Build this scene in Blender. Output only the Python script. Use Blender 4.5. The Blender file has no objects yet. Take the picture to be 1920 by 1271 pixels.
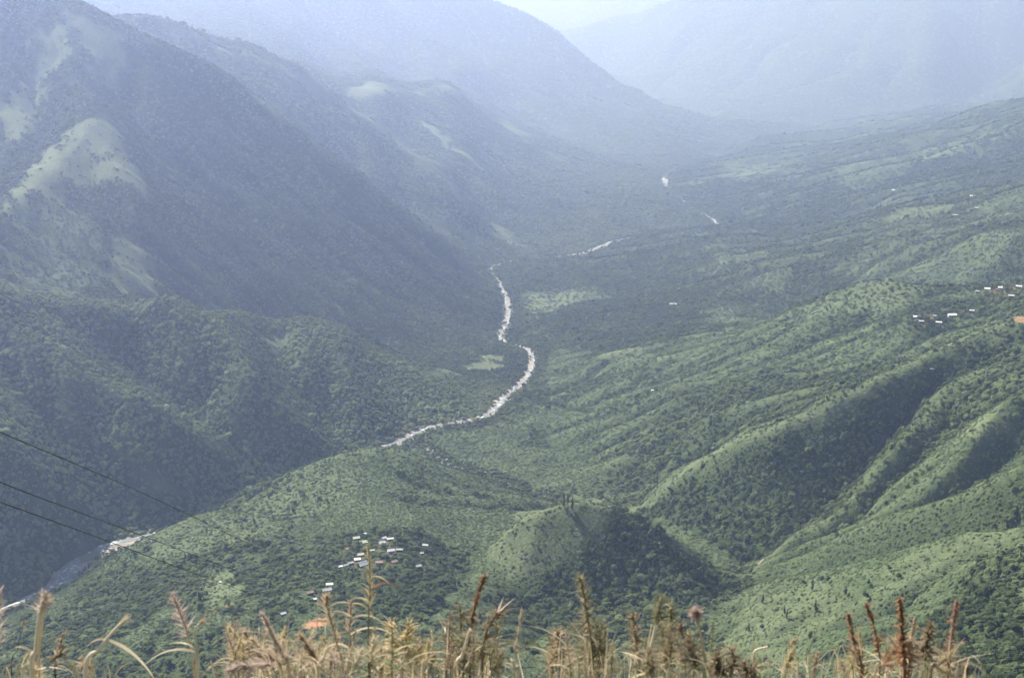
import bpy, math, random
import numpy as np
from mathutils import Vector

# ---------------------------------------------------------------- camera, world, sun, exposure
PITCH = math.radians(16.0)
FPX = 2318.0                                  # focal length in photo pixels (photo 1920 x 1271)
scene = bpy.context.scene
COL = scene.collection
cam_d = bpy.data.cameras.new('camera')
cam_d.sensor_fit = 'HORIZONTAL'
cam_d.sensor_width = 36.0
cam_d.lens = 36.0 * FPX / 1920.0
cam_d.clip_start = 0.1
cam_d.clip_end = 60000.0
cam_d.dof.use_dof = True                       # focused on the valley: the grass at arm's length goes soft
cam_d.dof.focus_distance = 2200.0
cam_d.dof.aperture_fstop = 7.0
cam = bpy.data.objects.new('camera', cam_d)
COL.objects.link(cam)
cam.location = (0, 0, 0)
cam.rotation_euler = (math.pi / 2 - PITCH, 0, 0)
scene.camera = cam

SUN_AZ = math.radians(-42.0)                  # measured clockwise from the view direction (+Y); negative = left
SUN_EL = math.radians(44.0)
sun_dir = Vector((math.sin(SUN_AZ) * math.cos(SUN_EL), math.cos(SUN_AZ) * math.cos(SUN_EL), math.sin(SUN_EL)))
world = bpy.data.worlds.new('World')
scene.world = world
world.use_nodes = True
wn, wl = world.node_tree.nodes, world.node_tree.links
wn.clear()
wo = wn.new('ShaderNodeOutputWorld')
wb = wn.new('ShaderNodeBackground')
ws = wn.new('ShaderNodeTexSky')
ws.sky_type = 'NISHITA'
ws.sun_disc = False
ws.sun_elevation = SUN_EL
ws.sun_rotation = SUN_AZ
ws.altitude = 1200
ws.dust_density = 1.0
wb.inputs['Strength'].default_value = 0.05
wl.new(ws.outputs[0], wb.inputs['Color'])
wl.new(wb.outputs[0], wo.inputs['Surface'])
sun_l = bpy.data.lights.new('sun', 'SUN')
sun_l.energy = 5.0
sun_l.angle = math.radians(0.6)
sun_l.color = (1.0, 0.97, 0.92)
sun_o = bpy.data.objects.new('sun', sun_l)
COL.objects.link(sun_o)
sun_o.rotation_euler = sun_dir.to_track_quat('Z', 'Y').to_euler()
sun_o.location = (0, 0, 500)
vs = scene.view_settings
vs.view_transform = 'Standard'
vs.look = 'None'
vs.exposure = 1.45
vs.gamma = 1.0
vs.use_curve_mapping = False
cy = scene.cycles
cy.use_denoising = True
cy.use_adaptive_sampling = True
cy.adaptive_threshold = 0.015
cy.max_bounces = 5
cy.diffuse_bounces = 2
cy.glossy_bounces = 1
cy.transmission_bounces = 2
cy.volume_bounces = 1
cy.transparent_max_bounces = 6
cy.caustics_reflective = False
cy.caustics_refractive = False

random.seed(7)
rng = np.random.default_rng(7)
CP, SP = math.cos(PITCH), math.sin(PITCH)


# ---------------------------------------------------------------- helpers
def tag(o, label=None, cat=None, group=None, kind=None):
    if label: o['label'] = label
    if cat: o['category'] = cat
    if group: o['group'] = group
    if kind: o['kind'] = kind
    return o


def obj(name, me, parent=None, loc=None):
    o = bpy.data.objects.new(name, me)
    COL.objects.link(o)
    if parent: o.parent = parent
    if loc is not None: o.location = loc
    return o


def mesh_np(name, verts, faces, mat=None, smooth=False):
    """faces: (n,4) or (n,3) int array"""
    verts = np.asarray(verts, dtype=np.float32)
    faces = np.asarray(faces, dtype=np.int32)
    me = bpy.data.meshes.new(name)
    me.vertices.add(len(verts))
    me.vertices.foreach_set('co', verts.ravel())
    n, k = faces.shape
    me.loops.add(n * k)
    me.loops.foreach_set('vertex_index', faces.ravel())
    me.polygons.add(n)
    me.polygons.foreach_set('loop_start', np.arange(0, n * k, k, dtype=np.int32))
    if smooth:
        me.polygons.foreach_set('use_smooth', np.ones(n, dtype=bool))
    me.update(calc_edges=True)
    if mat: me.materials.append(mat)
    return me


def at(px, py, D):
    """world point on the sight line of photo pixel (px,py), D metres away horizontally"""
    x = (px - 960.0) / FPX
    y = -(py - 635.5) / FPX
    d = np.array([x, CP + y * SP, -SP + y * CP])
    return d * (D / math.hypot(d[0], d[1]))


def atz(px, py, Z):
    x = (px - 960.0) / FPX
    y = -(py - 635.5) / FPX
    d = np.array([x, CP + y * SP, -SP + y * CP])
    return d * (Z / d[2])


def hid(px, D, Z):
    """a point out of sight: column px, horizontal distance D, height Z"""
    k = (px - 960.0) / FPX
    Y = D
    for _ in range(12):
        X = k * (Y * CP - Z * SP)
        Y = math.sqrt(max(D * D - X * X, 1.0))
    return np.array([X, Y, Z])


def project(P):
    P = np.asarray(P, float)
    zc = P[..., 1] * CP - P[..., 2] * SP
    yc = P[..., 1] * SP + P[..., 2] * CP
    return 960.0 + FPX * P[..., 0] / zc, 635.5 - FPX * yc / zc


def hash2(ix, iy, seed):
    h = (ix.astype(np.int64) * 374761393 + iy.astype(np.int64) * 668265263 + seed * 1442695041) & 0xFFFFFFFF
    h = ((h ^ (h >> 13)) * 1274126177) & 0xFFFFFFFF
    h = (h ^ (h >> 16)) & 0xFFFFFFFF
    return h / 4294967295.0


def vnoise(x, y, seed=0):
    ix, iy = np.floor(x), np.floor(y)
    fx, fy = x - ix, y - iy
    fx = fx * fx * fx * (fx * (fx * 6 - 15) + 10)
    fy = fy * fy * fy * (fy * (fy * 6 - 15) + 10)
    ix, iy = ix.astype(np.int64), iy.astype(np.int64)
    a, b = hash2(ix, iy, seed), hash2(ix + 1, iy, seed)
    c, d = hash2(ix, iy + 1, seed), hash2(ix + 1, iy + 1, seed)
    return (a + (b - a) * fx) * (1 - fy) + (c + (d - c) * fx) * fy - 0.5


def fbm(x, y, octaves=5, seed=0, gain=0.5, ridged=False):
    s, amp, tot = 0.0, 1.0, 0.0
    for o in range(octaves):
        n = vnoise(x, y, seed + o * 17)
        if ridged: n = 0.5 - np.abs(n) * 2
        s = s + n * amp
        tot += amp
        amp *= gain
        x, y = x * 2.03 + 13.7, y * 2.03 - 7.1
        x, y = 0.8 * x - 0.6 * y, 0.6 * x + 0.8 * y
    return s / tot


# ---------------------------------------------------------------- terrain control lines
V = at
R = lambda *p: np.array(p)
LINES = []      # ridge crests, gully floors, slope breaks: arrays of world points


def line(*pts):
    out = []
    for p in pts:
        out.append(V(*p) if isinstance(p, tuple) else p)
    LINES.append(np.array(out))


H = hid
RIVER = np.array([
    H(2150, 7900, -610), atz(1900, 160, -632), atz(1830, 182, -646), atz(1812, 205, -660), H(1700, 6950, -690), H(1500, 6350, -715), H(1370, 5800, -735),
    atz(1252, 322, -752), atz(1240, 342, -758), atz(1290, 388, -784), atz(1335, 412, -792), atz(1352, 428, -797), H(1260, 4150, -805),
    atz(1158, 450, -811), atz(1105, 474, -817), H(1000, 3800, -826), atz(925, 498, -834), atz(915, 510, -836), atz(942, 540, -843),
    atz(956, 580, -850), atz(948, 612, -857), atz(932, 636, -862), atz(962, 647, -866), atz(993, 656, -868), atz(1001, 680, -871),
    atz(988, 712, -875), atz(950, 740, -880), atz(932, 768, -884), atz(895, 790, -886), atz(830, 797, -888), atz(785, 808, -889),
    atz(750, 830, -891), H(640, 2270, -893), H(500, 2170, -895), H(350, 2030, -897), atz(172, 1034, -900), atz(138, 1064, -902),
    atz(122, 1086, -903), atz(80, 1110, -905), atz(20, 1137, -908), atz(-120, 1190, -915)])
STREAM = np.array([
    at(1900, 650, 2000), at(1790, 700, 1945), at(1720, 748, 1880), at(1650, 832, 1815), at(1572, 925, 1755), at(1462, 1006, 1680),
    at(1402, 1062, 1640), atz(1382, 1105, -815), H(1290, 1720, -828), H(1180, 1900, -845), H(1080, 2010, -856),
    atz(990, 928, -863), atz(950, 905, -869), atz(900, 889, -877), atz(862, 872, -883), H(800, 2330, -890)])
SIDE = np.array([atz(925, 640, -863), atz(895, 655, -864), atz(872, 668, -866), atz(850, 684, -868)])

line((20, 1160, 1700), (90, 1132, 1722), (150, 1098, 1738), (195, 1066, 1760))
# right mountain: parallel spurs falling to the river
line((1160, 942, 2030), (1230, 902, 1960), (1330, 847, 1870), (1450, 792, 1840), (1560, 756, 1850), (1650, 704, 1890), (1760, 648, 1960), (1850, 608, 2050), (1930, 580, 2080), (2150, 500, 2150))
line((1810, 715, 1910), (1740, 768, 1830), (1700, 810, 1775), (1660, 850, 1725), (1600, 930, 1685), (1540, 985, 1662))
line((1790, 790, 1820), (1710, 880, 1728), (1620, 955, 1668), (1520, 1003, 1645))
line((2050, 640, 1900), (1930, 702, 1840), (1880, 745, 1775), (1840, 800, 1705), (1780, 880, 1645), (1700, 945, 1612), (1620, 985, 1610))
line((2050, 720, 1800), (1930, 772, 1775), (1860, 882, 1668), (1760, 945, 1617), (1640, 988, 1602), (1520, 1032, 1602))
line((1420, 1080, 1575), (1500, 1045, 1560), (1563, 1008, 1550), (1700, 963, 1525), (1800, 922, 1500), (1930, 862, 1500), (2100, 790, 1500))
line((1250, 905, 1990), (1215, 940, 1985), (1200, 962, 1960))
line((1400, 1110, 1505), (1520, 1083, 1450), (1650, 1056, 1400), (1800, 1000, 1370), (1930, 970, 1350), (2150, 900, 1330))
line(H(1420, 1540, -806), H(1500, 1505, -775), H(1700, 1450, -712), H(1900, 1425, -648), H(2100, 1400, -600))
line((1370, 1271, 1240), (1500, 1271, 1130), (1700, 1271, 1050), (1900, 1271, 985), (2100, 1271, 940))
line((1560, 1180, 1290), (1700, 1180, 1215), (1850, 1150, 1165), (1960, 1120, 1140))
line((1050, 672, 2760), (1200, 666, 2600), (1350, 641, 2560), (1490, 581, 2590), (1550, 549, 2600), (1600, 532, 2600), (1660, 520, 2600), (1730, 545, 2560), (1850, 538, 2540), (1960, 520, 2540), (2150, 470, 2550))
line(H(1960, 2180, -602), H(1850, 2190, -626), H(1720, 2180, -655), (1600, 690, 2100), (1450, 745, 2085), (1300, 800, 2105), (1130, 862, 2140), (960, 862, 2230))
line((1700, 598, 2370), (1780, 596, 2330), (1900, 568, 2300))
line(H(2100, 2950, -640), H(1900, 2950, -700), H(1700, 2950, -745), H(1500, 2980, -775), (1330, 560, 3150), (1250, 545, 3300), (1120, 530, 3480))
line((1300, 610, 2900), (1150, 620, 2960), (1060, 610, 3050))
line((1150, 492, 3640), (1300, 462, 3740), (1500, 452, 3560), (1650, 424, 3450), (1800, 430, 3180), (1930, 440, 2950), (2150, 420, 2850))
line((1450, 420, 4080), (1600, 400, 3980), (1800, 370, 3780), (1930, 330, 3620), (2150, 260, 3500))
line((1300, 340, 4950), (1450, 322, 5100), (1650, 290, 4980), (1850, 240, 4920), (1930, 205, 4850), (2150, 120, 4800))
line((1290, 305, 5400), (1500, 278, 5800), (1700, 262, 5650), (1850, 226, 5500), (1930, 190, 5400), (2150, 100, 5300))
line((1000, 760, 2650), (1130, 770, 2420), (1290, 740, 2280))
# front spur with the village, and the round hill
line((178, 1072, 1785), (250, 1006, 1790), (380, 953, 1850), (480, 912, 1890), (560, 864, 1920), (640, 838, 1940), (740, 834, 1930), (820, 868, 1915), (920, 915, 1880), (1000, 952, 1790))
line((905, 1030, 1530), (970, 955, 1550), (1070, 914, 1560), (1160, 930, 1555), (1250, 990, 1550), (1340, 1075, 1555))
line((900, 1010, 1640), (870, 1080, 1500), (850, 1150, 1360))
line((1370, 1132, 1530), (1310, 1200, 1390), (1240, 1271, 1230))
line((960, 1160, 1400), (1060, 1150, 1425), (1150, 1150, 1440), (1240, 1150, 1455))
line((-150, 1271, 1420), (0, 1271, 1340), (200, 1271, 1240), (400, 1271, 1150), (600, 1271, 1110), (800, 1271, 1110), (1000, 1271, 1130), (1130, 1271, 1170))
line((430, 1100, 1450), (590, 1165, 1300), (640, 1120, 1380), (690, 1040, 1520), (760, 960, 1700))
line((-150, 1250, 1600), (60, 1190, 1580), (220, 1110, 1600), (300, 1060, 1660))
# left ridge in front
line((-300, 470, 2370), (-150, 520, 2410), (0, 555, 2440), (100, 579, 2480), (190, 573, 2510), (330, 559, 2560), (430, 580, 2590), (560, 606, 2620), (700, 627, 2700), (790, 682, 2730), (842, 702, 2730))
line((-200, 640, 2240), (-50, 660, 2290), (60, 690, 2280), (140, 712, 2260), (250, 745, 2235), (310, 770, 2205), (400, 832, 2185), (470, 880, 2200))
line((260, 610, 2550), (240, 655, 2480), (285, 730, 2400), (340, 772, 2330), (430, 830, 2260))
line((150, 800, 2190), (210, 822, 2145), (250, 860, 2110), (330, 920, 2070), (385, 946, 2060))
line((-100, 780, 2110), (0, 815, 2060), (60, 872, 2020), (125, 945, 2000), (165, 1000, 2010))
line((165, 830, 2190), (232, 905, 2110), (285, 962, 2060), (300, 985, 2040))
line((60, 592, 2440), (140, 642, 2370), (195, 692, 2320))
line((400, 585, 2530), (440, 650, 2410), (500, 730, 2310), (580, 812, 2250))
line((500, 640, 2560), (560, 722, 2460), (620, 802, 2360), (655, 842, 2300))
line((600, 626, 2610), (650, 700, 2480), (720, 782, 2390))
# big dark mountain and the grassy spurs
line((100, 0, 3600), (170, 35, 3570), (240, 70, 3520), (330, 80, 3540), (400, 118, 3560), (480, 170, 3580), (620, 280, 3570), (700, 340, 3550), (760, 390, 3520), (850, 460, 3510), (912, 516, 3540))
line((-250, -220, 3750), (0, -120, 3700), (100, 0, 3600))
line((100, 0, 3600), (130, 60, 3500), (155, 130, 3370), (190, 215, 3200), (150, 300, 3050), (140, 420, 2870))
line((190, 215, 3200), (100, 300, 3010), (0, 395, 2800), (-200, 470, 2640))
line((190, 215, 3200), (262, 332, 3020), (320, 552, 2740))
line((240, 180, 3400), (297, 332, 3120), (345, 482, 2870))
line((70, 450, 2770), (110, 540, 2680))
line((100, 60, 3510), (50, 150, 3380), (0, 222, 3250), (-200, 330, 3100))
line((110, 210, 3300), (30, 320, 3020), (-100, 420, 2830))
line(H(330, 2720, -710), H(480, 2780, -762), H(650, 2850, -812), H(800, 2930, -854))
line((-250, 545, 2570), (0, 564, 2590), (180, 570, 2625))
# spurs behind
line((260, 10, 4150), (400, 90, 4220), (470, 112, 4280), (567, 133, 4360), (640, 180, 4380), (770, 275, 4270), (870, 372, 4070), (960, 462, 3880))
line(H(250, 3880, -190), H(420, 3930, -330), H(600, 3930, -500), H(760, 3880, -665), H(900, 3750, -806))
line((640, 175, 4700), (690, 150, 4850), (740, 165, 4850), (790, 217, 4780), (850, 277, 4680), (890, 310, 4560), (930, 335, 4450), (965, 405, 4200))
line((740, 165, 4850), (800, 150, 5200), (850, 160, 5350), (900, 195, 5350), (960, 226, 5300), (1010, 260, 5180), (1060, 300, 5050), (1150, 350, 4750), (1290, 396, 4450))
line(H(690, 4600, -490), (830, 322, 4420), (940, 392, 4250), (1030, 466, 4020))
line((860, 232, 4980), (950, 310, 4780), (1080, 402, 4350))
line((1000, 250, 5150), (960, 310, 4750), (950, 335, 4650))
line((1040, 330, 4700), (1000, 352, 4560), (1090, 390, 4420))
line(H(500, 5000, -330), H(700, 5500, -360), H(900, 5900, -500), H(1050, 5700, -640), H(1200, 5350, -735))
# far hazy mountains
line((-100, -250, 6000), (300, -140, 6300), (700, -70, 6500), (880, 0, 6600), (960, 35, 6600), (1080, 60, 6700), (1150, 130, 6500), (1190, 170, 6300), (1250, 215, 6100), (1320, 265, 5900))
line((560, 30, 5900), (700, 60, 6000), (860, 130, 5900), (980, 180, 5800), (1100, 240, 5650))
line(H(1300, 6350, -755), H(1250, 7200, -730), H(1195, 8200, -680), H(1130, 9300, -560))
line((1070, 70, 9800), (1150, 38, 9500), (1230, 15, 9300), (1300, -10, 9200), (1500, -40, 9200), (1700, -55, 9300), (1930, -60, 9300), (2200, -60, 9300))
line((1500, 10, 8700), (1620, 85, 8000), (1560, 102, 7850), (1460, 160, 7500), (1390, 222, 6900))
line((1240, 40, 9000), (1380, 90, 8400), (1300, 180, 7600))
line((1760, 10, 8600), (1770, 70, 7900), (1740, 165, 7300))
line((2000, 20, 8200), (1960, 90, 7700))
line((500, -60, 12000), (900, -14, 12500), (1010, -22, 12500), (1150, -12, 12500), (1300, -45, 12500), (2100, -80, 12500))
line(H(700, 10500, -500), H(1080, 11000, -520), H(1400, 11500, -150))
line(H(-100, 860, -545), H(500, 860, -570), H(960, 860, -575), H(1500, 860, -560), H(2100, 860, -500))



def stretch(P):
    """first distance guesses from the map of ridges, lengthened for the far ranges (same bearing, same angle of depression)"""
    D = np.hypot(P[:, 0], P[:, 1])
    f = np.interp(D, [0, 2560, 2700, 2900, 3500, 5000, 6500, 9300, 13000], [0, 2560, 2880, 3220, 4250, 7500, 13000, 18000, 24500])
    return P * (f / D)[:, None]


LINES = [stretch(L) for L in LINES]
RIVER, STREAM, SIDE = stretch(RIVER), stretch(STREAM), stretch(SIDE)

# ---------------------------------------------------------------- terrain solve on a log-polar sheet
HG = 0.0025
AZ0, AZ1 = -0.56, 0.56
D0, D1 = 850.0, 24200.0
NA = int((AZ1 - AZ0) / HG) + 1
NR = int(math.log(D1 / D0) / HG) + 1
NA += (-NA) % 32
NR += (-NR) % 32
azs = AZ0 + HG * np.arange(NA)
lds = math.log(D0) + HG * np.arange(NR)
DG = np.exp(lds)[:, None] * np.ones((1, NA))
GX = DG * np.sin(azs)[None, :]
GY = DG * np.cos(azs)[None, :]


def cell(P):
    P = np.atleast_2d(P)
    r = (0.5 * np.log(P[:, 0] ** 2 + P[:, 1] ** 2) - lds[0]) / HG
    a = (np.arctan2(P[:, 0], P[:, 1]) - AZ0) / HG
    return r, a


def densify(pl, step):
    out = []
    for p, q in zip(pl[:-1], pl[1:]):
        n = max(2, int(np.linalg.norm(q[:2] - p[:2]) / step))
        t = np.linspace(0, 1, n, endpoint=False)[:, None]
        out.append(p + (q - p) * t)
    out.append(pl[-1:])
    return np.concatenate(out)


def smooth_line(pl, n=2):
    for _ in range(n):
        a = 0.75 * pl[:-1] + 0.25 * pl[1:]
        b = 0.25 * pl[:-1] + 0.75 * pl[1:]
        m = np.empty((2 * len(a), pl.shape[1]))
        m[0::2], m[1::2] = a, b
        pl = np.concatenate([pl[:1], m, pl[-1:]])
    return pl


rw = np.array([.5, 2.0, 3.0, 2.6, .3, .3, .3, 2.0, 1.8, .25, 1.9, 1.9, .25, 2.2, 1.8, .25, .9, 1, .8, 1.3, 1.1, .9, .35, .8, .9, 1, 1, 1.3, 1, .6, 1, 1.2, .8, .5, .5, 1.8, 2.8, 2.4, 0.8, 0.7, .7])
RIVER_W = smooth_line(np.concatenate([RIVER, rw[:, None]], 1))
sw = np.array([.1, .1, .1, .1, .15, .2, .3, .6, .2, .2, .3, 1.1, .9, 1.1, 1.0, .6])
STREAM_W = smooth_line(np.concatenate([STREAM, sw[:, None]], 1))
RIVER_S, STREAM_S, SIDE_S = RIVER_W[:, :3], STREAM_W[:, :3], smooth_line(SIDE)
csum = np.zeros((NR, NA)); ccnt = np.zeros((NR, NA))


def put(pts):
    r, a = cell(pts)
    ri, ai = np.round(r).astype(int), np.round(a).astype(int)
    ok = (ri >= 0) & (ri < NR) & (ai >= 0) & (ai < NA)
    np.add.at(csum, (ri[ok], ai[ok]), pts[ok, 2])
    np.add.at(ccnt, (ri[ok], ai[ok]), 1)


for L in LINES:
    d = densify(smooth_line(L, 1), 2.0)
    n1 = vnoise(d[:, 0] / 90, d[:, 1] / 90, 5) * 10 * np.minimum(1, np.hypot(d[:, 0], d[:, 1]) / 3000)
    d[:, 2] += n1
    put(d)


def band(pl, half):
    d = densify(pl, 3.0)
    t = np.gradient(d[:, :2], axis=0)
    t /= np.linalg.norm(t, axis=1)[:, None] + 1e-9
    nrm = np.stack([-t[:, 1], t[:, 0]], 1)
    for s in np.arange(-half, half + 0.1, 3.0):
        e = d.copy()
        e[:, :2] += nrm * s
        # override anything else inside the bed
        r, a = cell(e)
        ri, ai = np.round(r).astype(int), np.round(a).astype(int)
        ok = (ri >= 0) & (ri < NR) & (ai >= 0) & (ai < NA)
        csum[ri[ok], ai[ok]] = e[ok, 2]
        ccnt[ri[ok], ai[ok]] = 1


band(STREAM_S, 6)
band(SIDE_S, 8)
band(RIVER_S, 24)


def solve():
    levels = [(csum, ccnt)]
    while min(levels[-1][0].shape) > 20 and len(levels) < 6:
        s, c = levels[-1]
        m = np.where(c > 0, s / np.maximum(c, 1), 0)
        k = (c > 0).astype(float)
        f = lambda q: q.reshape(q.shape[0] // 2, 2, q.shape[1] // 2, 2).sum((1, 3))
        levels.append((f(m * k), f(k)))
    z = None
    for li in range(len(levels) - 1, -1, -1):
        s, c = levels[li]
        k = c > 0
        m = s / np.maximum(c, 1)
        if z is None:
            z = np.where(k, m, m[k].mean())
            its = 600
        else:
            z = np.repeat(np.repeat(z, 2, 0), 2, 1)
            its = [60, 90, 150, 250, 400, 400][li]
        z = np.where(k, m, z)
        for _ in range(its):
            p = np.pad(z, 1, mode='edge')
            z2 = 0.25 * (p[:-2, 1:-1] + p[2:, 1:-1] + p[1:-1, :-2] + p[1:-1, 2:])
            z = np.where(k, m, z2)
    return z


Z = solve()


def blur(z, n):
    for _ in range(n):
        p = np.pad(z, 1, mode='edge')
        z = 0.5 * z + 0.125 * (p[:-2, 1:-1] + p[2:, 1:-1] + p[1:-1, :-2] + p[1:-1, 2:])
    return z


def dist_to(pl, maxd=400.0, wmin=0.0):
    """metres from every grid vertex to a polyline (coarse, only near it)"""
    out = np.full((NR, NA), maxd)
    d = densify(pl, 12.0)
    if d.shape[1] > 3: d = d[d[:, 3] >= wmin]
    wd_ = np.maximum(0, d[:, 3] - 1) * 10.0 if d.shape[1] > 3 else np.zeros(len(d))
    d = d[:, :3]
    r, a = cell(d)
    for (x, y, _), ri, ai, wk in zip(d, r, a, wd_):
        D = math.hypot(x, y)
        w = int(maxd / (D * HG)) + 2
        r0, r1 = max(0, int(ri) - w), min(NR, int(ri) + w + 1)
        a0, a1 = max(0, int(ai) - w), min(NA, int(ai) + w + 1)
        if r0 >= r1 or a0 >= a1: continue
        dd = np.maximum(np.hypot(GX[r0:r1, a0:a1] - x, GY[r0:r1, a0:a1] - y) - wk, 0)
        out[r0:r1, a0:a1] = np.minimum(out[r0:r1, a0:a1], dd)
    return out


RIVD = dist_to(RIVER_S, 160.0)
STRD = dist_to(STREAM_W, 60.0, 0.5)
RIVW = dist_to(RIVER_W, 160.0, 0.6)
SIDD = dist_to(SIDE_S, 60.0)
WATD = np.minimum(np.minimum(RIVW, SIDD + 14), STRD + 18)
Z = blur(Z, 4)

# fluvial carving on the half-resolution sheet
zc = Z.reshape(NR // 2, 2, NA // 2, 2).mean((1, 3))
xc = GX.reshape(NR // 2, 2, NA // 2, 2).mean((1, 3))
yc = GY.reshape(NR // 2, 2, NA // 2, 2).mean((1, 3))
dc = DG.reshape(NR // 2, 2, NA // 2, 2).mean((1, 3))
wc = RIVD.reshape(NR // 2, 2, NA // 2, 2).mean((1, 3))
cs = dc * HG * 2
z_in = zc.copy()
sc_ = np.clip(dc / 2500, 0.7, 2.2)
keep = np.clip((wc - 25) / 110, 0, 1) * (1 - np.exp(-((xc + 640) ** 2 + (yc - 1640) ** 2) / 300 ** 2))
sc2 = np.clip(dc / 2500, 0.7, 4.5)
zc = zc + keep * ((fbm(xc / 330, yc / 330, 5, 11) * 55 + fbm(xc / 170, yc / 170, 4, 51, ridged=True) * 22) * sc_ ** 0.6 + fbm(xc / 60, yc / 60, 3, 31) * 7)
riv_r, riv_a = cell(densify(RIVER_S, 10.0))
o_ = np.argsort(riv_r)
riv_az = np.interp(np.arange(NR), riv_r[o_], riv_a[o_])
LEFT = np.clip((riv_az[:, None] - np.arange(NA)[None, :]) / 12.0 + 0.5, 0, 1)
zc = zc + keep * np.clip((2300 - dc) / 200, 0, 1) * np.clip((xc - 150) / 100, 0, 1) * fbm(xc / 110, yc / 110, 4, 66, ridged=True) * 26
lc = LEFT.reshape(NR // 2, 2, NA // 2, 2).mean((1, 3))
xr, yr = xc, yc
wx = fbm(xc / 300, yc / 300, 3, 63) * 120
zc = zc + keep * lc * np.clip((dc - 1850) / 150, 0, 1) * fbm((xr + wx) / (125 * sc_), yr / (480 * sc_), 3, 61, ridged=True) * 46 * sc2 * np.clip(1.2 - 0.2 * sc2, .5, 1) * (1 - 0.8 * np.clip((dc - 2800) / 150, 0, 1))
zc = zc + keep * (1 - lc) * np.clip((dc - 2500) / 400, 0, 1) * fbm((yc + wx) / (150 * sc_), xc / (560 * sc_), 3, 67, ridged=True) * 30 * sc2 * (1 + 2.2 * np.clip((dc - 8000) / 2500, 0, 1))
uu, vv_ = 0.62 * xc + 0.78 * yc, 0.78 * xc - 0.62 * yc
zc = zc + keep * lc * np.clip((dc - 4300) / 400, 0, 1) * fbm((uu + wx * 2) / (130 * sc2), vv_ / (520 * sc2), 3, 69, ridged=True) * 72 * sc2
nr, na = zc.shape
idx = np.arange(nr * na).reshape(nr, na)
NB = [(-1, 0), (1, 0), (0, -1), (0, 1), (-1, -1), (-1, 1), (1, -1), (1, 1)]
for it in range(30):
    zp = np.pad(zc, 1, mode='constant', constant_values=1e9)
    best = np.zeros_like(zc)
    rec = idx.copy()
    for dr, da in NB:
        zz = zp[1 + dr:1 + dr + nr, 1 + da:1 + da + na]
        s = (zc - zz) / (cs * (1.41421 if dr and da else 1.0))
        better = s > best
        best = np.where(better, s, best)
        rec = np.where(better, idx + dr * na + da, rec)
    order = np.argsort(-zc.ravel(), kind='stable').tolist()
    A = (cs * cs).ravel().tolist()
    rl = rec.ravel().tolist()
    for i in order:
        j = rl[i]
        if j != i: A[j] += A[i]
    A = np.array(A).reshape(nr, na)
    inc = 0.022 * np.sqrt(A) * np.minimum(best, 1.0)
    inc = np.minimum(inc, 0.45 * best * cs)
    zc = zc - inc * np.clip(keep + 0.1, 0, 1)
    p = np.pad(zc, 1, mode='edge')
    lap = p[:-2, 1:-1] + p[2:, 1:-1] + p[1:-1, :-2] + p[1:-1, 2:] - 4 * zc
    zc = zc + 0.045 * lap
FLOW = A
delta = zc - z_in
delta = np.clip(delta, -70 * sc2, 60 * sc2)


def up2(c):
    p = np.pad(c, 1, mode='edge')
    def lerp1(p):
        n = p.shape[0] - 2
        o = np.empty((2 * n,) + p.shape[1:])
        o[0::2] = 0.75 * p[1:-1] + 0.25 * p[:-2]
        o[1::2] = 0.75 * p[1:-1] + 0.25 * p[2:]
        return o
    q = lerp1(p)
    return lerp1(q.T).T


Z = Z + up2(delta)
FLOWF = up2(np.log(FLOW))
keepf = np.clip((np.minimum(RIVD, WATD) - 25) / 60, 0, 1)
Z = Z + keepf * (fbm(GX / 26, GY / 26, 3, 77) * 3.0 + fbm(GX / 9, GY / 9, 2, 78) * 1.0)


def bil(F, P):
    r, a = cell(P)
    r = np.clip(r, 0, NR - 1.001); a = np.clip(a, 0, NA - 1.001)
    i, j = r.astype(int), a.astype(int)
    u, v = r - i, a - j
    return F[i, j] * (1 - u) * (1 - v) + F[i + 1, j] * u * (1 - v) + F[i, j + 1] * (1 - u) * v + F[i + 1, j + 1] * u * v


def ground(P):
    P = np.atleast_2d(np.asarray(P, float))
    Q = P.copy()
    Q[:, 2] = bil(Z, P)
    return Q


def cast(px, py, dmin=870.0, dmax=24000.0):
    """first point of the terrain on the sight line of a photo pixel"""
    D = np.exp(np.arange(math.log(dmin), math.log(dmax), HG * 0.5))
    d = at(px, py, 1.0)
    P = D[:, None] * d[None, :]
    h = bil(Z, P)
    k = np.nonzero(P[:, 2] <= h)[0]
    i = k[0] if len(k) else len(D) - 1
    return np.array([P[i, 0], P[i, 1], h[i]])


# ---------------------------------------------------------------- materials
def new_mat(name):
    m = bpy.data.materials.new(name)
    m.use_nodes = True
    nt = m.node_tree
    nt.nodes.clear()
    out = nt.nodes.new('ShaderNodeOutputMaterial')
    return m, nt.nodes, nt.links, out


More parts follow.
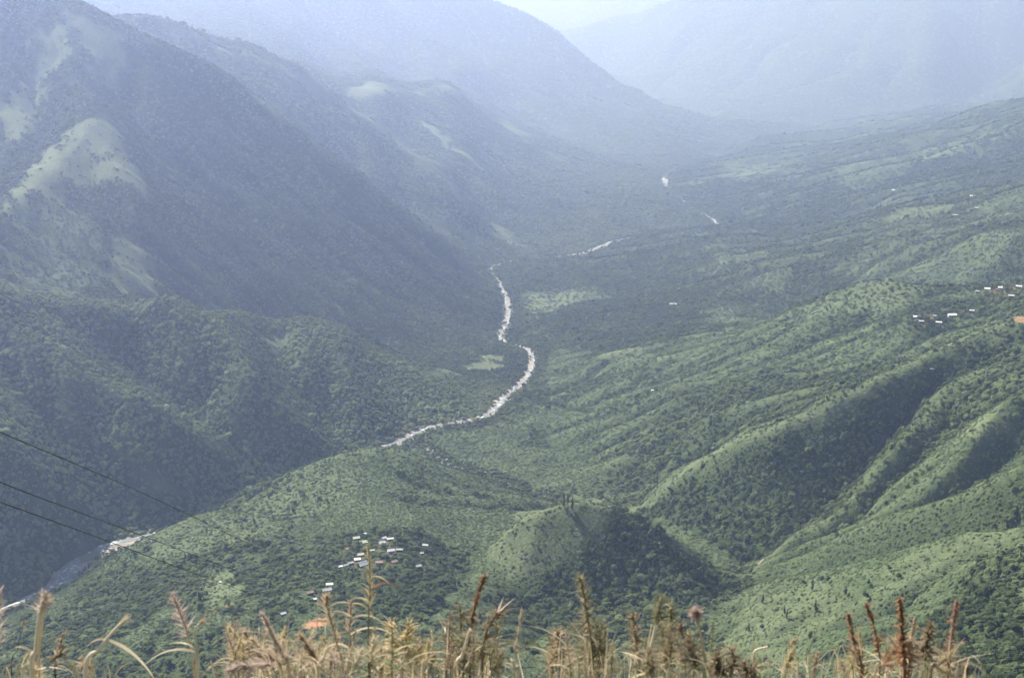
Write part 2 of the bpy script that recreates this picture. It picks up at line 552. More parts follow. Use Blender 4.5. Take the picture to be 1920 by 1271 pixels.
def plain(name, col, rough=0.8, var=0.15, scale=3.0, col2=None, spec=0.2, transl=0.0):
    """diffuse-ish surface with a noise mottling between col and col2"""
    m, n, l, out = new_mat(name)
    b = n.new('ShaderNodeBsdfPrincipled')
    b.inputs['Roughness'].default_value = rough
    b.inputs['Specular IOR Level'].default_value = spec
    t = n.new('ShaderNodeTexNoise')
    t.inputs['Scale'].default_value = scale
    t.inputs['Detail'].default_value = 4
    co = n.new('ShaderNodeTexCoord')
    l.new(co.outputs['Object'], t.inputs['Vector'])
    mx = n.new('ShaderNodeMix'); mx.data_type = 'RGBA'
    c2 = col2 or tuple(c * (1 - var * 2) for c in col)
    mx.inputs[6].default_value = (*col, 1)
    mx.inputs[7].default_value = (*c2, 1)
    l.new(t.outputs['Fac'], mx.inputs[0])
    l.new(mx.outputs[2], b.inputs['Base Color'])
    if transl > 0:
        tr = n.new('ShaderNodeBsdfTranslucent')
        l.new(mx.outputs[2], tr.inputs['Color'])
        ms = n.new('ShaderNodeMixShader')
        ms.inputs[0].default_value = transl
        l.new(b.outputs[0], ms.inputs[1]); l.new(tr.outputs[0], ms.inputs[2])
        l.new(ms.outputs[0], out.inputs['Surface'])
    else:
        l.new(b.outputs[0], out.inputs['Surface'])
    return m


def mixrgb(n, l, fac, a, b, mode='MIX'):
    mx = n.new('ShaderNodeMix'); mx.data_type = 'RGBA'; mx.blend_type = mode
    for sock, v in ((mx.inputs[0], fac), (mx.inputs[6], a), (mx.inputs[7], b)):
        if isinstance(v, (int, float)): sock.default_value = v
        elif isinstance(v, tuple): sock.default_value = (*v, 1)
        else: l.new(v, sock)
    return mx.outputs[2]


def ramp(n, l, src, p0, p1, v0=0.0, v1=1.0):
    r = n.new('ShaderNodeMapRange')
    r.inputs[1].default_value = p0; r.inputs[2].default_value = p1
    r.inputs[3].default_value = v0; r.inputs[4].default_value = v1
    l.new(src, r.inputs[0])
    return r.outputs[0]


def noise(n, l, scale, detail=4, vec=None):
    t = n.new('ShaderNodeTexNoise')
    t.inputs['Scale'].default_value = scale
    t.inputs['Detail'].default_value = detail
    t.inputs['Roughness'].default_value = 0.6
    if vec is not None: l.new(vec, t.inputs['Vector'])
    return t.outputs['Fac']


# terrain: soil and understorey, grass, bare earth
MT, n, l, out = new_mat('hillside_cover')
pos = n.new('ShaderNodeTexCoord').outputs['Object']
att = lambda nm: [setattr(a := n.new('ShaderNodeAttribute'), 'attribute_name', nm), a.outputs['Fac']][1]
a_g, a_e, a_y = att('grass'), att('earth'), att('yellow')
n_big, n_mid, n_fine = noise(n, l, 0.012, 5, pos), noise(n, l, 0.07, 5, pos), noise(n, l, 0.35, 3, pos)
floor_c = mixrgb(n, l, ramp(n, l, n_mid, 0.3, 0.7), (0.022, 0.034, 0.014), (0.048, 0.066, 0.026))
grass_c = mixrgb(n, l, ramp(n, l, n_mid, 0.3, 0.7), (0.058, 0.084, 0.042), (0.084, 0.110, 0.056))
yel_c = mixrgb(n, l, ramp(n, l, n_mid, 0.3, 0.7), (0.098, 0.120, 0.060), (0.128, 0.146, 0.078))
grass_c = mixrgb(n, l, a_y, grass_c, yel_c)
fine = mixrgb(n, l, 1.0, grass_c, mixrgb(n, l, ramp(n, l, n_fine, 0.35, 0.65), (0.72, 0.72, 0.72), (1.12, 1.12, 1.12)), 'MULTIPLY')
fine = mixrgb(n, l, ramp(n, l, n_big, 0.52, 0.68), fine, mixrgb(n, l, 1.0, fine, (0.62, 0.70, 0.62), 'MULTIPLY'))
c = mixrgb(n, l, a_g, floor_c, fine)
earth_c = mixrgb(n, l, ramp(n, l, n_fine, 0.3, 0.7), (0.30, 0.14, 0.07), (0.40, 0.22, 0.12))
c = mixrgb(n, l, a_e, c, earth_c)
b = n.new('ShaderNodeBsdfPrincipled')
b.inputs['Roughness'].default_value = 0.95
b.inputs['Specular IOR Level'].default_value = 0.05
l.new(c, b.inputs['Base Color'])
bp = n.new('ShaderNodeBump')
bp.inputs['Strength'].default_value = 0.8
bp.inputs['Distance'].default_value = 2.5
l.new(noise(n, l, 0.18, 5, pos), bp.inputs['Height'])
l.new(bp.outputs[0], b.inputs['Normal'])
l.new(b.outputs[0], out.inputs['Surface'])

# foliage: dark forest green to light shrub green, by the plant's own tint
MF, n, l, out = new_mat('foliage')
ta = n.new('ShaderNodeAttribute'); ta.attribute_type = 'INSTANCER'; ta.attribute_name = 'tint'
oi = n.new('ShaderNodeObjectInfo')
pos = n.new('ShaderNodeTexCoord').outputs['Object']
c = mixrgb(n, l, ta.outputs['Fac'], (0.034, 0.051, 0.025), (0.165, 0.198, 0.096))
hv = mixrgb(n, l, ramp(n, l, noise(n, l, 2.2, 2, pos), 0.3, 0.7), (0.75, 0.80, 0.70), (1.25, 1.20, 1.15))
c = mixrgb(n, l, 1.0, c, hv, 'MULTIPLY')
b = n.new('ShaderNodeBsdfDiffuse')
l.new(c, b.inputs['Color'])
tr = n.new('ShaderNodeBsdfTranslucent')
l.new(mixrgb(n, l, 1.0, c, (1.15, 1.25, 0.75), 'MULTIPLY'), tr.inputs['Color'])
ms = n.new('ShaderNodeMixShader'); ms.inputs[0].default_value = 0.2
l.new(b.outputs[0], ms.inputs[1]); l.new(tr.outputs[0], ms.inputs[2])
l.new(ms.outputs[0], out.inputs['Surface'])
MBARK = plain('bark', (0.10, 0.075, 0.05), 0.9, 0.25, 4)


# ---------------------------------------------------------------- land cover
def poly_mask(pix, wob=10.0, seed=3, world=None):
    P = np.array([cast(*p)[:2] for p in pix]) if world is None else world
    D = np.hypot(P[:, 0], P[:, 1])
    r0 = max(0, int((math.log(D.min()) - lds[0]) / HG) - 15)
    r1 = min(NR, int((math.log(D.max()) - lds[0]) / HG) + 15)
    m = np.zeros((NR, NA), bool)
    w = wob * DG[r0:r1] / 2000
    x = GX[r0:r1] + fbm(GX[r0:r1] / 40, GY[r0:r1] / 40, 3, seed) * 2 * w * 2
    y = GY[r0:r1] + fbm(GX[r0:r1] / 40, GY[r0:r1] / 40, 3, seed + 9) * 2 * w * 2
    ins = np.zeros(x.shape, bool)
    for (xa, ya), (xb, yb) in zip(P, np.roll(P, -1, 0)):
        if ya == yb: continue
        c = ((ya > y) != (yb > y)) & (x < (xb - xa) * (y - ya) / (yb - ya) + xa)
        ins ^= c
    m[r0:r1] = ins
    return m


nb1 = fbm(GX / 420, GY / 420, 4, 101)
nb2 = fbm(GX / 130, GY / 130, 4, 111)
nb3 = fbm(GX / 45, GY / 45, 3, 121)
nbp = fbm(np.broadcast_to(azs[None, :] / 0.014, Z.shape), np.broadcast_to(lds[:, None] / 0.014, Z.shape), 4, 131)
p_ = np.pad(blur(Z, 6), 1, mode='edge')
curv = (p_[:-2, 1:-1] + p_[2:, 1:-1] + p_[1:-1, :-2] + p_[1:-1, 2:] - 4 * p_[1:-1, 1:-1]) / (DG * HG)
flow = np.clip((FLOWF - np.log((DG * HG * 2) ** 2) - 1.2) / 3.0, 0, 1)
# how wooded the ground is, 0..1
WOOD_R = np.clip(0.34 + 1.1 * nb1 + 1.6 * nb2 + 0.2 * flow + 2.5 * np.clip(curv, -.06, .06), 0, 1)
WOOD_L = np.clip(0.93 + 0.8 * nb1 + 0.6 * nb2 + 4 * np.clip(curv, -.05, .02), 0, 1)
WOOD_R = np.clip((WOOD_R - 0.45) * 1.9 + 0.42 + 0.42 * np.clip((DG - 2900) / 900, 0, 1) + 0.3 * np.clip((DG - 4200) / 1200, 0, 1), 0, 1)
WOOD_R = np.where(DG > 4200, np.clip(WOOD_R, 0.35, 1), WOOD_R)
WOOD = WOOD_R * (1 - LEFT) + WOOD_L * LEFT
GRASS = np.clip(0.72 - 0.75 * WOOD + nb3 * 0.5, 0, 1)
YEL = np.clip(0.12 + nb2 * 0.5 - 3.0 * np.clip(curv, -.06, .03), 0, 0.4)
EARTH = np.zeros((NR, NA))

PATCH = [  # pixel outline, wood, grass, yellow
    ([(68, 48), (128, 42), (128, 100), (75, 160), (60, 260), (8, 270), (4, 205), (50, 140)], 0.03, 1.0, 0.75),
    ([(112, 12), (170, 40), (238, 72), (238, 92), (222, 150), (180, 160), (175, 115), (130, 60)], 0.05, 1.0, 0.85),
    ([(188, 220), (212, 226), (240, 290), (262, 335), (296, 400), (210, 335), (120, 335), (5, 425), (5, 400), (60, 312), (130, 245)], 0.02, 1.0, 0.7),
    ([(200, 430), (250, 450), (315, 548), (232, 552), (190, 520), (215, 470)], 0.05, 1.0, 0.6),
    ([(5, 432), (110, 338), (180, 420), (188, 545), (5, 548)], 0.0, 0.8, 0.1),
    ([(3, 560), (100, 584), (182, 579), (182, 588), (3, 580)], 0.0, 1.0, 0.8),
    ([(462, 610), (535, 612), (545, 640), (535, 668), (500, 660), (480, 635)], 0.1, 1.0, 0.5),
    ([(235, 850), (262, 870), (384, 944), (372, 946), (300, 922), (245, 880)], 0.1, 1.0, 0.6),
    ([(648, 172), (690, 153), (745, 167), (722, 180), (660, 190)], 0.0, 1.0, 0.9),
    ([(790, 219), (850, 279), (930, 338), (920, 340), (845, 285), (780, 225)], 0.0, 1.0, 0.7),
    ([(745, 170), (850, 165), (960, 230), (1060, 304), (1050, 308), (950, 240), (850, 175), (760, 175)], 0.0, 1.0, 0.7),
    ([(400, 95), (560, 137), (640, 185), (625, 190), (550, 150), (400, 108)], 0.1, 1.0, 0.7),
    ([(640, 185), (770, 280), (870, 377), (860, 380), (760, 290), (640, 197)], 0.1, 1.0, 0.5),
    ([(335, 84), (480, 174), (620, 284), (610, 288), (470, 180), (335, 92)], 0.2, 0.9, 0.5),
    ([(905, 400), (950, 430), (985, 462), (960, 465), (930, 440)], 0.0, 1.0, 0.5),
    ([(868, 692), (905, 667), (945, 662), (952, 690), (880, 698)], 0.0, 1.0, 0.75),
    ([(792, 694), (846, 690), (850, 702), (802, 716)], 0.0, 1.0, 0.6),
    ([(978, 548), (1085, 538), (1100, 558), (1050, 585), (985, 585)], 0.0, 1.0, 0.6),
    ([(1030, 602), (1070, 602), (1062, 614), (1020, 612)], 0.0, 1.0, 0.6),
    ([(1062, 702), (1100, 700), (1096, 714), (1066, 713)], 0.0, 1.0, 0.6),
    ([(1095, 664), (1240, 668), (1340, 650), (1300, 668), (1130, 680)], 0.1, 1.0, 0.6),
    ([(1490, 588), (1560, 552), (1660, 524), (1735, 548), (1715, 582), (1640, 585), (1560, 590), (1500, 605)], 0.18, 0.9, 0.55),
    ([(1490, 795), (1560, 762), (1640, 712), (1600, 765), (1540, 800), (1500, 815)], 0.05, 1.0, 0.8),
    ([(1165, 942), (1330, 852), (1490, 785), (1500, 800), (1340, 872), (1180, 952)], 0.1, 1.0, 0.6),
    ([(1725, 668), (1915, 588), (1915, 640), (1770, 690)], 0.3, 0.9, 0.5),
    ([(1808, 802), (1870, 766), (1882, 790), (1842, 826), (1806, 825)], 0.05, 1.0, 0.6),
    ([(1405, 1116), (1530, 1090), (1650, 1064), (1800, 1008), (1915, 980), (1915, 1012), (1790, 1060), (1660, 1110), (1570, 1190), (1430, 1265), (1350, 1210)], 0.05, 0.85, 0.55),
    ([(908, 1048), (968, 968), (1068, 922), (1140, 938), (1120, 990), (1050, 1060), (950, 1092)], 0.06, 0.95, 0.75),
    ([(230, 1030), (380, 966), (560, 885), (640, 868), (690, 900), (600, 960), (480, 1010), (300, 1060)], 0.12, 0.85, 0.35),
    ([(380, 1088), (440, 1072), (458, 1110), (405, 1145), (372, 1120)], 0.0, 1.0, 0.6),
    ([(560, 1150), (610, 1138), (640, 1165), (600, 1190), (550, 1185)], 0.0, 1.0, 0.4),
    ([(1345, 312), (1450, 303), (1500, 316), (1380, 336)], 0.2, 0.8, 0.3),
    ([(1560, 335), (1650, 298), (1790, 274), (1825, 286), (1700, 312), (1610, 360)], 0.25, 0.8, 0.3),
    ([(1560, 412), (1650, 374), (1660, 386), (1565, 430)], 0.05, 1.0, 0.4),
    ([(1690, 392), (1790, 382), (1780, 402), (1665, 415)], 0.05, 1.0, 0.4),
    ([(1000, 592), (1100, 572), (1250, 562), (1330, 592), (1280, 640), (1150, 658), (1020, 622)], 1.0, 0.1, 0.0),
    ([(1700, 585), (1800, 575), (1900, 535), (1915, 560), (1800, 605), (1720, 635)], 0.85, 0.2, 0.0),
    ([(1700, 1200), (1800, 1090), (1915, 1040), (1915, 1265), (1720, 1265)], 1.0, 0.1, 0.0),
    ([(560, 1060), (640, 1000), (760, 990), (860, 1030), (860, 1100), (760, 1180), (600, 1130)], 0.95, 0.15, 0.0),
    ([(5, 1140), (60, 1116), (120, 1088), (172, 1040), (200, 1055), (150, 1100), (90, 1136), (10, 1170)], 0.0, 0.5, 0.0),
    ([(1190, 960), (1340, 885), (1500, 815), (1600, 790), (1700, 800), (1600, 880), (1500, 980), (1400, 1060), (1290, 1000)], 0.9, 0.1, 0.0),
    ([(930, 1110), (1010, 1085), (1080, 1045), (1140, 985), (1180, 960), (1260, 1020), (1350, 1110), (1300, 1190), (1100, 1190), (960, 1170)], 0.95, 0.1, 0.0),
]
for q, (pix, w, g, ye) in enumerate(PATCH):
    m = blur(poly_mask(pix, 10, 200 + q).astype(float), 2)
    if w < 0.5: m = m * np.clip(1.3 + 2.4 * nbp, 0.3, 1)
    WOOD = WOOD * (1 - m) + np.clip(w + (nb2 * 0.4 if w > 0.05 else 0), 0, 1) * m
    GRASS = GRASS * (1 - m) + g * m
    YEL = YEL * (1 - m) + ye * m
for q, pix in enumerate([[(385, 1150), (440, 1128), (443, 1131), (392, 1155)], [(568, 1178), (580, 1163), (612, 1158), (618, 1166), (598, 1176)],
                         [(1908, 592), (1930, 590), (1930, 610), (1910, 612)],
                         [(645, 1020), (700, 1003), (750, 1030), (735, 1062), (675, 1070), (640, 1055)], [(1838, 542), (1905, 530), (1916, 556), (1850, 566)], [(1712, 590), (1790, 586), (1795, 602), (1725, 612)]]):
    m = blur(poly_mask(pix, 4, 300 + q).astype(float), 1)
    EARTH = np.maximum(EARTH, m * (0.3, 1.0, 0.5, 0.10, 0.14, 0.08)[q]); WOOD *= 1 - m * (1, 1, 1, 0.35, 0.3, 0.3)[q]
WOOD = np.where((WATD > 9) & (WATD < 42), np.maximum(WOOD, np.clip(0.75 + 1.5 * nb3, 0, 1)), WOOD)
WOOD *= np.clip((WATD - 7) / 4, 0, 1)


# ---------------------------------------------------------------- terrain mesh
def quads(nr, na):
    i = np.arange(nr * na).reshape(nr, na)
    return np.stack([i[:-1, :-1], i[:-1, 1:], i[1:, 1:], i[1:, :-1]], -1).reshape(-1, 4)


me = mesh_np('terrain', np.stack([GX, GY, Z], -1).reshape(-1, 3), quads(NR, NA), MT, True)
for nm, F in (('grass', GRASS), ('earth', EARTH), ('yellow', YEL)):
    a = me.attributes.new(nm, 'FLOAT', 'POINT')
    a.data.foreach_set('value', F.ravel().astype(np.float32))
terrain = tag(obj('terrain', me), kind='structure')


# the near hillside that drops away below the camera, and the plain far behind the mountains
def near_z(X, Y):
    D = np.hypot(X, np.maximum(Y, 0.0))
    prof = np.interp(D, [0, 1.3, 3, 8, 40, 200, 500, 850, 900], [-1.65, -1.75, -2.75, -6.6, -30, -140, -335, -570, -615])
    return prof + fbm(X / 1.7, Y / 1.7, 3, 400) * 0.12 + fbm(X / 30, Y / 30, 3, 401) * np.clip(D / 60, 0, 6)


nd = np.concatenate([[0.02], np.geomspace(0.6, 890, 90)])
nz = np.linspace(-1.35, 1.35, 70)
NXg, NYg = nd[:, None] * np.sin(nz), nd[:, None] * np.cos(nz)
me = mesh_np('near_hillside', np.stack([NXg, NYg, near_z(NXg, NYg)], -1).reshape(-1, 3), quads(len(nd), len(nz)), MT, True)
a = me.attributes.new('grass', 'FLOAT', 'POINT'); a.data.foreach_set('value', np.full(len(me.vertices), 0.6, np.float32))
a = me.attributes.new('yellow', 'FLOAT', 'POINT'); a.data.foreach_set('value', np.full(len(me.vertices), 0.8, np.float32))
near_hill = tag(obj('near_hillside', me), kind='structure')
bx = np.linspace(-24800, 24800, 14)
by = np.linspace(-1400, 24800, 14)
BX, BY = np.meshgrid(bx, by)
me = mesh_np('far_ground', np.stack([BX, BY, np.full_like(BX, -1750.0)], -1).reshape(-1, 3), quads(14, 14), MT)
tag(obj('far_ground', me), kind='structure')

# ---------------------------------------------------------------- river: stony bed, running water, boulders
MBED, n, l, out = new_mat('river_gravel')
pos = n.new('ShaderNodeTexCoord').outputs['Object']
c = mixrgb(n, l, ramp(n, l, noise(n, l, 0.06, 4, pos), 0.35, 0.65), (0.10, 0.085, 0.07), (0.25, 0.21, 0.18))
c = mixrgb(n, l, ramp(n, l, noise(n, l, 0.3, 3, pos), 0.62, 0.72), c, (0.60, 0.57, 0.54))
c = mixrgb(n, l, ramp(n, l, noise(n, l, 0.022, 3, pos), 0.52, 0.66), c, (0.10, 0.12, 0.07))
b = n.new('ShaderNodeBsdfPrincipled'); b.inputs['Roughness'].default_value = 0.85
l.new(c, b.inputs['Base Color']); l.new(b.outputs[0], out.inputs['Surface'])
MWAT, n, l, out = new_mat('river_water')
pos = n.new('ShaderNodeTexCoord').outputs['Object']
c = mixrgb(n, l, ramp(n, l, noise(n, l, 0.12, 4, pos), 0.55, 0.66), (0.15, 0.17, 0.16), (0.72, 0.74, 0.74))
b = n.new('ShaderNodeBsdfPrincipled'); b.inputs['Roughness'].default_value = 0.25
l.new(c, b.inputs['Base Color'])
bp = n.new('ShaderNodeBump'); bp.inputs['Strength'].default_value = 0.6; bp.inputs['Distance'].default_value = 0.6
l.new(noise(n, l, 0.5, 3, pos), bp.inputs['Height']); l.new(bp.outputs[0], b.inputs['Normal'])
l.new(b.outputs[0], out.inputs['Surface'])
MROCK = plain('boulder_stone', (0.58, 0.55, 0.52), 0.85, 0.25, 0.4)


def ribbon(name, pl, half, lift, mat, wseed, off=0.0, nacross=9, rel=0.95):
    wide = pl[:, 3:] if pl.shape[1] > 3 else np.ones((len(pl), 1))
    d = densify(np.concatenate([pl[:, :3], wide], 1), 7.0)
    wide, d = d[:, 3], d[:, :3].copy()
    t = np.gradient(d[:, :2], axis=0)
    t = np.stack([np.convolve(np.pad(t[:, k], 4, mode='edge'), np.ones(9) / 9, 'valid') for k in (0, 1)], 1)
    t /= np.linalg.norm(t, axis=1)[:, None] + 1e-9
    nm = np.stack([-t[:, 1], t[:, 0]], 1)
    s = np.cumsum(np.r_[0, np.linalg.norm(np.diff(d[:, :2], axis=0), axis=1)])
    hl = half * (1 + rel * 2 * fbm(s / 60, s * 0 + 3.3, 3, wseed)); hr = half * (1 + rel * 2 * fbm(s / 60, s * 0 + 9.3, 3, wseed))
    hl, hr = hl * wide, hr * wide
    o = off * wide * 2 * vnoise(s / 120, s * 0 + 5.1, wseed + 1)
    u = np.linspace(-1, 1, nacross)
    w = np.where(u[None, :] < 0, u[None, :] * hl[:, None], u[None, :] * hr[:, None]) + o[:, None]
    P = d[:, None, :].repeat(nacross, 1)
    P[:, :, :2] += nm[:, None, :] * w[:, :, None]
    P[:, :, 2] = np.minimum(bil(Z, P.reshape(-1, 3)).reshape(P.shape[:2]), d[:, None, 2] + 3) + lift + 0.6 * (1 - u ** 2)
    me = mesh_np(name, P.reshape(-1, 3), quads(len(d), nacross), mat, True)
    return tag(obj(name, me), kind='structure'), P[wide > 0.5]


bed, bedP = ribbon('river_bed', RIVER_W, 13.5, 1.0, MBED, 501)
wat, _ = ribbon('river_water', RIVER_W, 3.6, 1.9, MWAT, 503, 6.0, 5)
sbed, sbedP = ribbon('stream_bed', STREAM_W, 6, 0.8, MBED, 505)
cbed, cbedP = ribbon('side_channel_bed', SIDE_S, 11, 1.1, MBED, 507)


def blob(seed, sub=1):
    """lumpy low-poly stone"""
    import bmesh
    r = random.Random(seed)
    bm = bmesh.new()
    bmesh.ops.create_icosphere(bm, subdivisions=sub, radius=1.0)
    for v in bm.verts:
        v.co *= r.uniform(0.7, 1.15)
        v.co.z *= 0.65
    V_ = np.array([v.co[:] for v in bm.verts]); F_ = np.array([[v.index for v in f.verts] for f in bm.faces])
    bm.free()
    return V_, F_


BL = [blob(i) for i in range(6)]
allP = [(bedP, 1300, 1.0), (sbedP, 420, 0.6), (cbedP, 90, 0.9)]
vv, ff, off = [], [], 0
for P, cnt, sc in allP:
    for _ in range(cnt):
        i = rng.integers(0, P.shape[0]); j = rng.integers(0, P.shape[1])
        p = P[i, j].copy()
        p[:2] += rng.normal(0, 2.5, 2)
        D = math.hypot(p[0], p[1])
        s = min(5.0, sc * (0.8 + rng.exponential(1.1)) * (1 + 0.25 * (D > 3200)))
        bv, bf = BL[rng.integers(0, 6)]
        a = rng.uniform(0, 6.28)
        R_ = np.array([[math.cos(a), -math.sin(a), 0], [math.sin(a), math.cos(a), 0], [0, 0, 1]])
        vv.append((bv * np.array([s * rng.uniform(.7, 1.4), s, s])) @ R_.T + p); ff.append(bf + off); off += len(bv)
boulders = tag(obj('river_boulders', mesh_np('river_boulders', np.concatenate(vv), np.concatenate(ff), MROCK)),
               'pale boulders strewn along the river bed', 'boulders', kind='stuff')


# ---------------------------------------------------------------- trees and shrubs
def crown_geo(seed, lobes, nleaf, leaf, shape='round'):
    r = np.random.default_rng(seed)
    C, Rr = [], []
    if shape == 'round':
        for k in range(lobes):
            a = r.uniform(0, 6.28); q = 0.30 * math.sqrt(r.uniform(0, 1))
            C.append([q * math.cos(a), q * math.sin(a), r.uniform(0.42, 0.78)]); Rr.append(r.uniform(0.17, 0.27))
    elif shape == 'tall':
        for k in range(lobes):
            t = k / (lobes - 1); a = r.uniform(0, 6.28); q = 0.10 * (1 - t)
            C.append([q * math.cos(a), q * math.sin(a), 0.35 + 1.25 * t]); Rr.append(0.25 * (1 - 0.75 * t) + 0.03)
    else:
        for k in range(lobes):
            a = r.uniform(0, 6.28); q = 0.36 * math.sqrt(r.uniform(0, 1))
            C.append([q * math.cos(a), q * math.sin(a), r.uniform(0.10, 0.34)]); Rr.append(r.uniform(0.16, 0.26))
    C, Rr = np.array(C), np.array(Rr)
    V_, F_, off = [], [], 0
    # leaf faces over the lobes
    k = r.choice(len(C), nleaf, p=Rr ** 2 / (Rr ** 2).sum())
    d = r.normal(size=(nleaf, 3)); d /= np.linalg.norm(d, axis=1)[:, None]
    d[:, 2] = np.where(d[:, 2] < -0.5, -d[:, 2], d[:, 2])
    c = C[k] + d * (Rr[k] * r.uniform(0.8, 1.12, nleaf))[:, None]
    nrm = d * 0.75 + np.array([0, 0, 1.1]) + r.normal(0, 0.34, (nleaf, 3)); nrm /= np.linalg.norm(nrm, axis=1)[:, None]
    t1 = np.cross(nrm, r.normal(size=(nleaf, 3))); t1 /= np.linalg.norm(t1, axis=1)[:, None]
    t2 = np.cross(nrm, t1)
    s = leaf * r.uniform(0.6, 1.3, nleaf)[:, None]
    q = np.stack([c - t1 * s, c - t2 * s * 0.7, c + t1 * s, c + t2 * s * 0.7], 1)
    V_.append(q.reshape(-1, 3)); F_.append(np.arange(4 * nleaf).reshape(-1, 4)); off = 4 * nleaf
    # shaded wood mass inside the crown
    for cc, rr in zip(C, Rr):
        p = np.array([[1, 0, 0], [0, 1, 0], [-1, 0, 0], [0, -1, 0], [0, 0, 1], [0, 0, -1]]) * rr * 0.82 + cc
        f = np.array([[0, 1, 4, 4], [1, 2, 4, 4], [2, 3, 4, 4], [3, 0, 4, 4], [1, 0, 5, 5], [2, 1, 5, 5], [3, 2, 5, 5], [0, 3, 5, 5]])
        V_.append(p); F_.append(f + off); off += 6
    return np.concatenate(V_), np.concatenate(F_)


def tri_mesh(name, V_, F_, mat):
    """quads whose last two indices agree become triangles"""
    me = bpy.data.meshes.new(name)
    me.from_pydata(V_.tolist(), [], [tuple(f[:3]) if f[2] == f[3] else tuple(f) for f in F_.tolist()])
    me.materials.append(mat)
    return me


def trunk_geo(h=0.5, r0=0.035, lean=0.03, limbs=3, seed=0):
    r = np.random.default_rng(seed)
    V_, F_, off = [], [], 0
    segs = [((0, 0, -0.15), (lean, 0, h), r0, r0 * 0.6)]
    for k in range(limbs):
        a = 6.28 * k / limbs + r.uniform(0, 1)
        segs.append(((lean * .8, 0, h * 0.8), (0.2 * math.cos(a), 0.2 * math.sin(a), h + 0.2), r0 * 0.5, r0 * 0.2))
    for p, q, ra, rb in segs:
        for P, rr in ((p, ra), (q, rb)):
            for k in range(5):
                V_.append((P[0] + rr * math.cos(k * 1.2566), P[1] + rr * math.sin(k * 1.2566), P[2]))
        for k in range(5):
            F_.append((off + k, off + (k + 1) % 5, off + 5 + (k + 1) % 5, off + 5 + k))
        off += 10
    return np.array(V_), np.array(F_)


CROWNS, TRUNKS = [], []
SPEC = [('round', 8, 230, 0.075), ('round', 6, 200, 0.08), ('round', 10, 260, 0.07), ('round', 5, 180, 0.085),
        ('tall', 7, 200, 0.07), ('shrub', 7, 120, 0.10), ('shrub', 5, 90, 0.12)]
proto_col = bpy.data.collections.new('plant_kinds')
for k, (sh, lo, nl, lf) in enumerate(SPEC):
    cv, cf = crown_geo(40 + k, lo, nl, lf, sh)
    tv, tf = trunk_geo(0.5 if sh == 'round' else (1.2 if sh == 'tall' else 0.15), 0.03, 0.02, 3 if sh == 'round' else 0, k)
    CROWNS.append(tri_mesh('crown', cv, cf, MF))
    tm = mesh_np('trunk', tv, tf, MBARK); TRUNKS.append(tm)
    jm = tri_mesh('plant', np.concatenate([cv, tv]), np.concatenate([cf, tf + len(cv)]), MF)
    jm.materials.append(MBARK)
    mi = np.zeros(len(jm.polygons), np.int32); mi[len(cf):] = 1
    jm.polygons.foreach_set('material_index', mi)
    po = bpy.data.objects.new('plant_kind_%d' % k, jm)
    proto_col.objects.link(po)

Zs = blur(Z, 5)
gl, ga = np.gradient(Zs, HG)
gl, ga = gl / DG, ga / DG
NX_ = -(gl * np.sin(azs)[None, :] + ga * np.cos(azs)[None, :])
NY_ = -(gl * np.cos(azs)[None, :] - ga * np.sin(azs)[None, :])
# what can be seen from the look-out (with a margin)
ang = (Z + 8) / DG
runmax = np.maximum.accumulate(ang, axis=0)
VIS = ang > runmax - 0.012
pxg, pyg = project(np.stack([GX, GY, Z], -1))
INF = (pxg > -160) & (pxg < 2080) & (pyg > -160) & (pyg < 1420)
VIS &= INF
CELL = DG * HG

# places kept clear: houses and the strip in front of them
HOUSES = []
MROOF = {
    'white': plain('white_sheet_roof', (0.76, 0.76, 0.74), 0.45, 0.06, 0.5),
    'cream': plain('cream_sheet_roof', (0.52, 0.51, 0.40), 0.5, 0.08, 0.5),
    'green': plain('pale_green_sheet_roof', (0.45, 0.50, 0.36), 0.5, 0.08, 0.5),
    'lilac': plain('lilac_white_sheet_roof', (0.52, 0.50, 0.52), 0.5, 0.08, 0.5),
    'grey': plain('grey_sheet_roof', (0.40, 0.41, 0.40), 0.5, 0.12, 0.5),
    'pink': plain('dull_pink_roof', (0.30, 0.21, 0.19), 0.6, 0.12, 0.5),
    'brown': plain('brown_rusty_roof', (0.20, 0.13, 0.10), 0.7, 0.15, 0.5)}
MWALL = {'plank': plain('weathered_plank_wall', (0.20, 0.15, 0.11), 0.85, 0.15, 1.0),
         'plaster': plain('pale_plaster_wall', (0.52, 0.49, 0.45), 0.8, 0.1, 1.0),
         'brown': plain('brown_wall', (0.24, 0.14, 0.10), 0.8, 0.15, 1.0)}
MDOOR = plain('dark_door', (0.07, 0.05, 0.04), 0.7, 0.1, 2)
MPANE = plain('window_pane', (0.05, 0.06, 0.07), 0.15, 0.1, 2, spec=0.5)
_house_mesh = {}


def box_me(name, x0, x1, y0, y1, z0, z1, mat):
    v = [(x, y, z) for z in (z0, z1) for y in (y0, y1) for x in (x0, x1)]
    f = [(0, 2, 3, 1), (4, 5, 7, 6), (0, 1, 5, 4), (2, 6, 7, 3), (0, 4, 6, 2), (1, 3, 7, 5)]
    me = bpy.data.meshes.new(name); me.from_pydata(v, [], f); me.materials.append(mat)
    return me


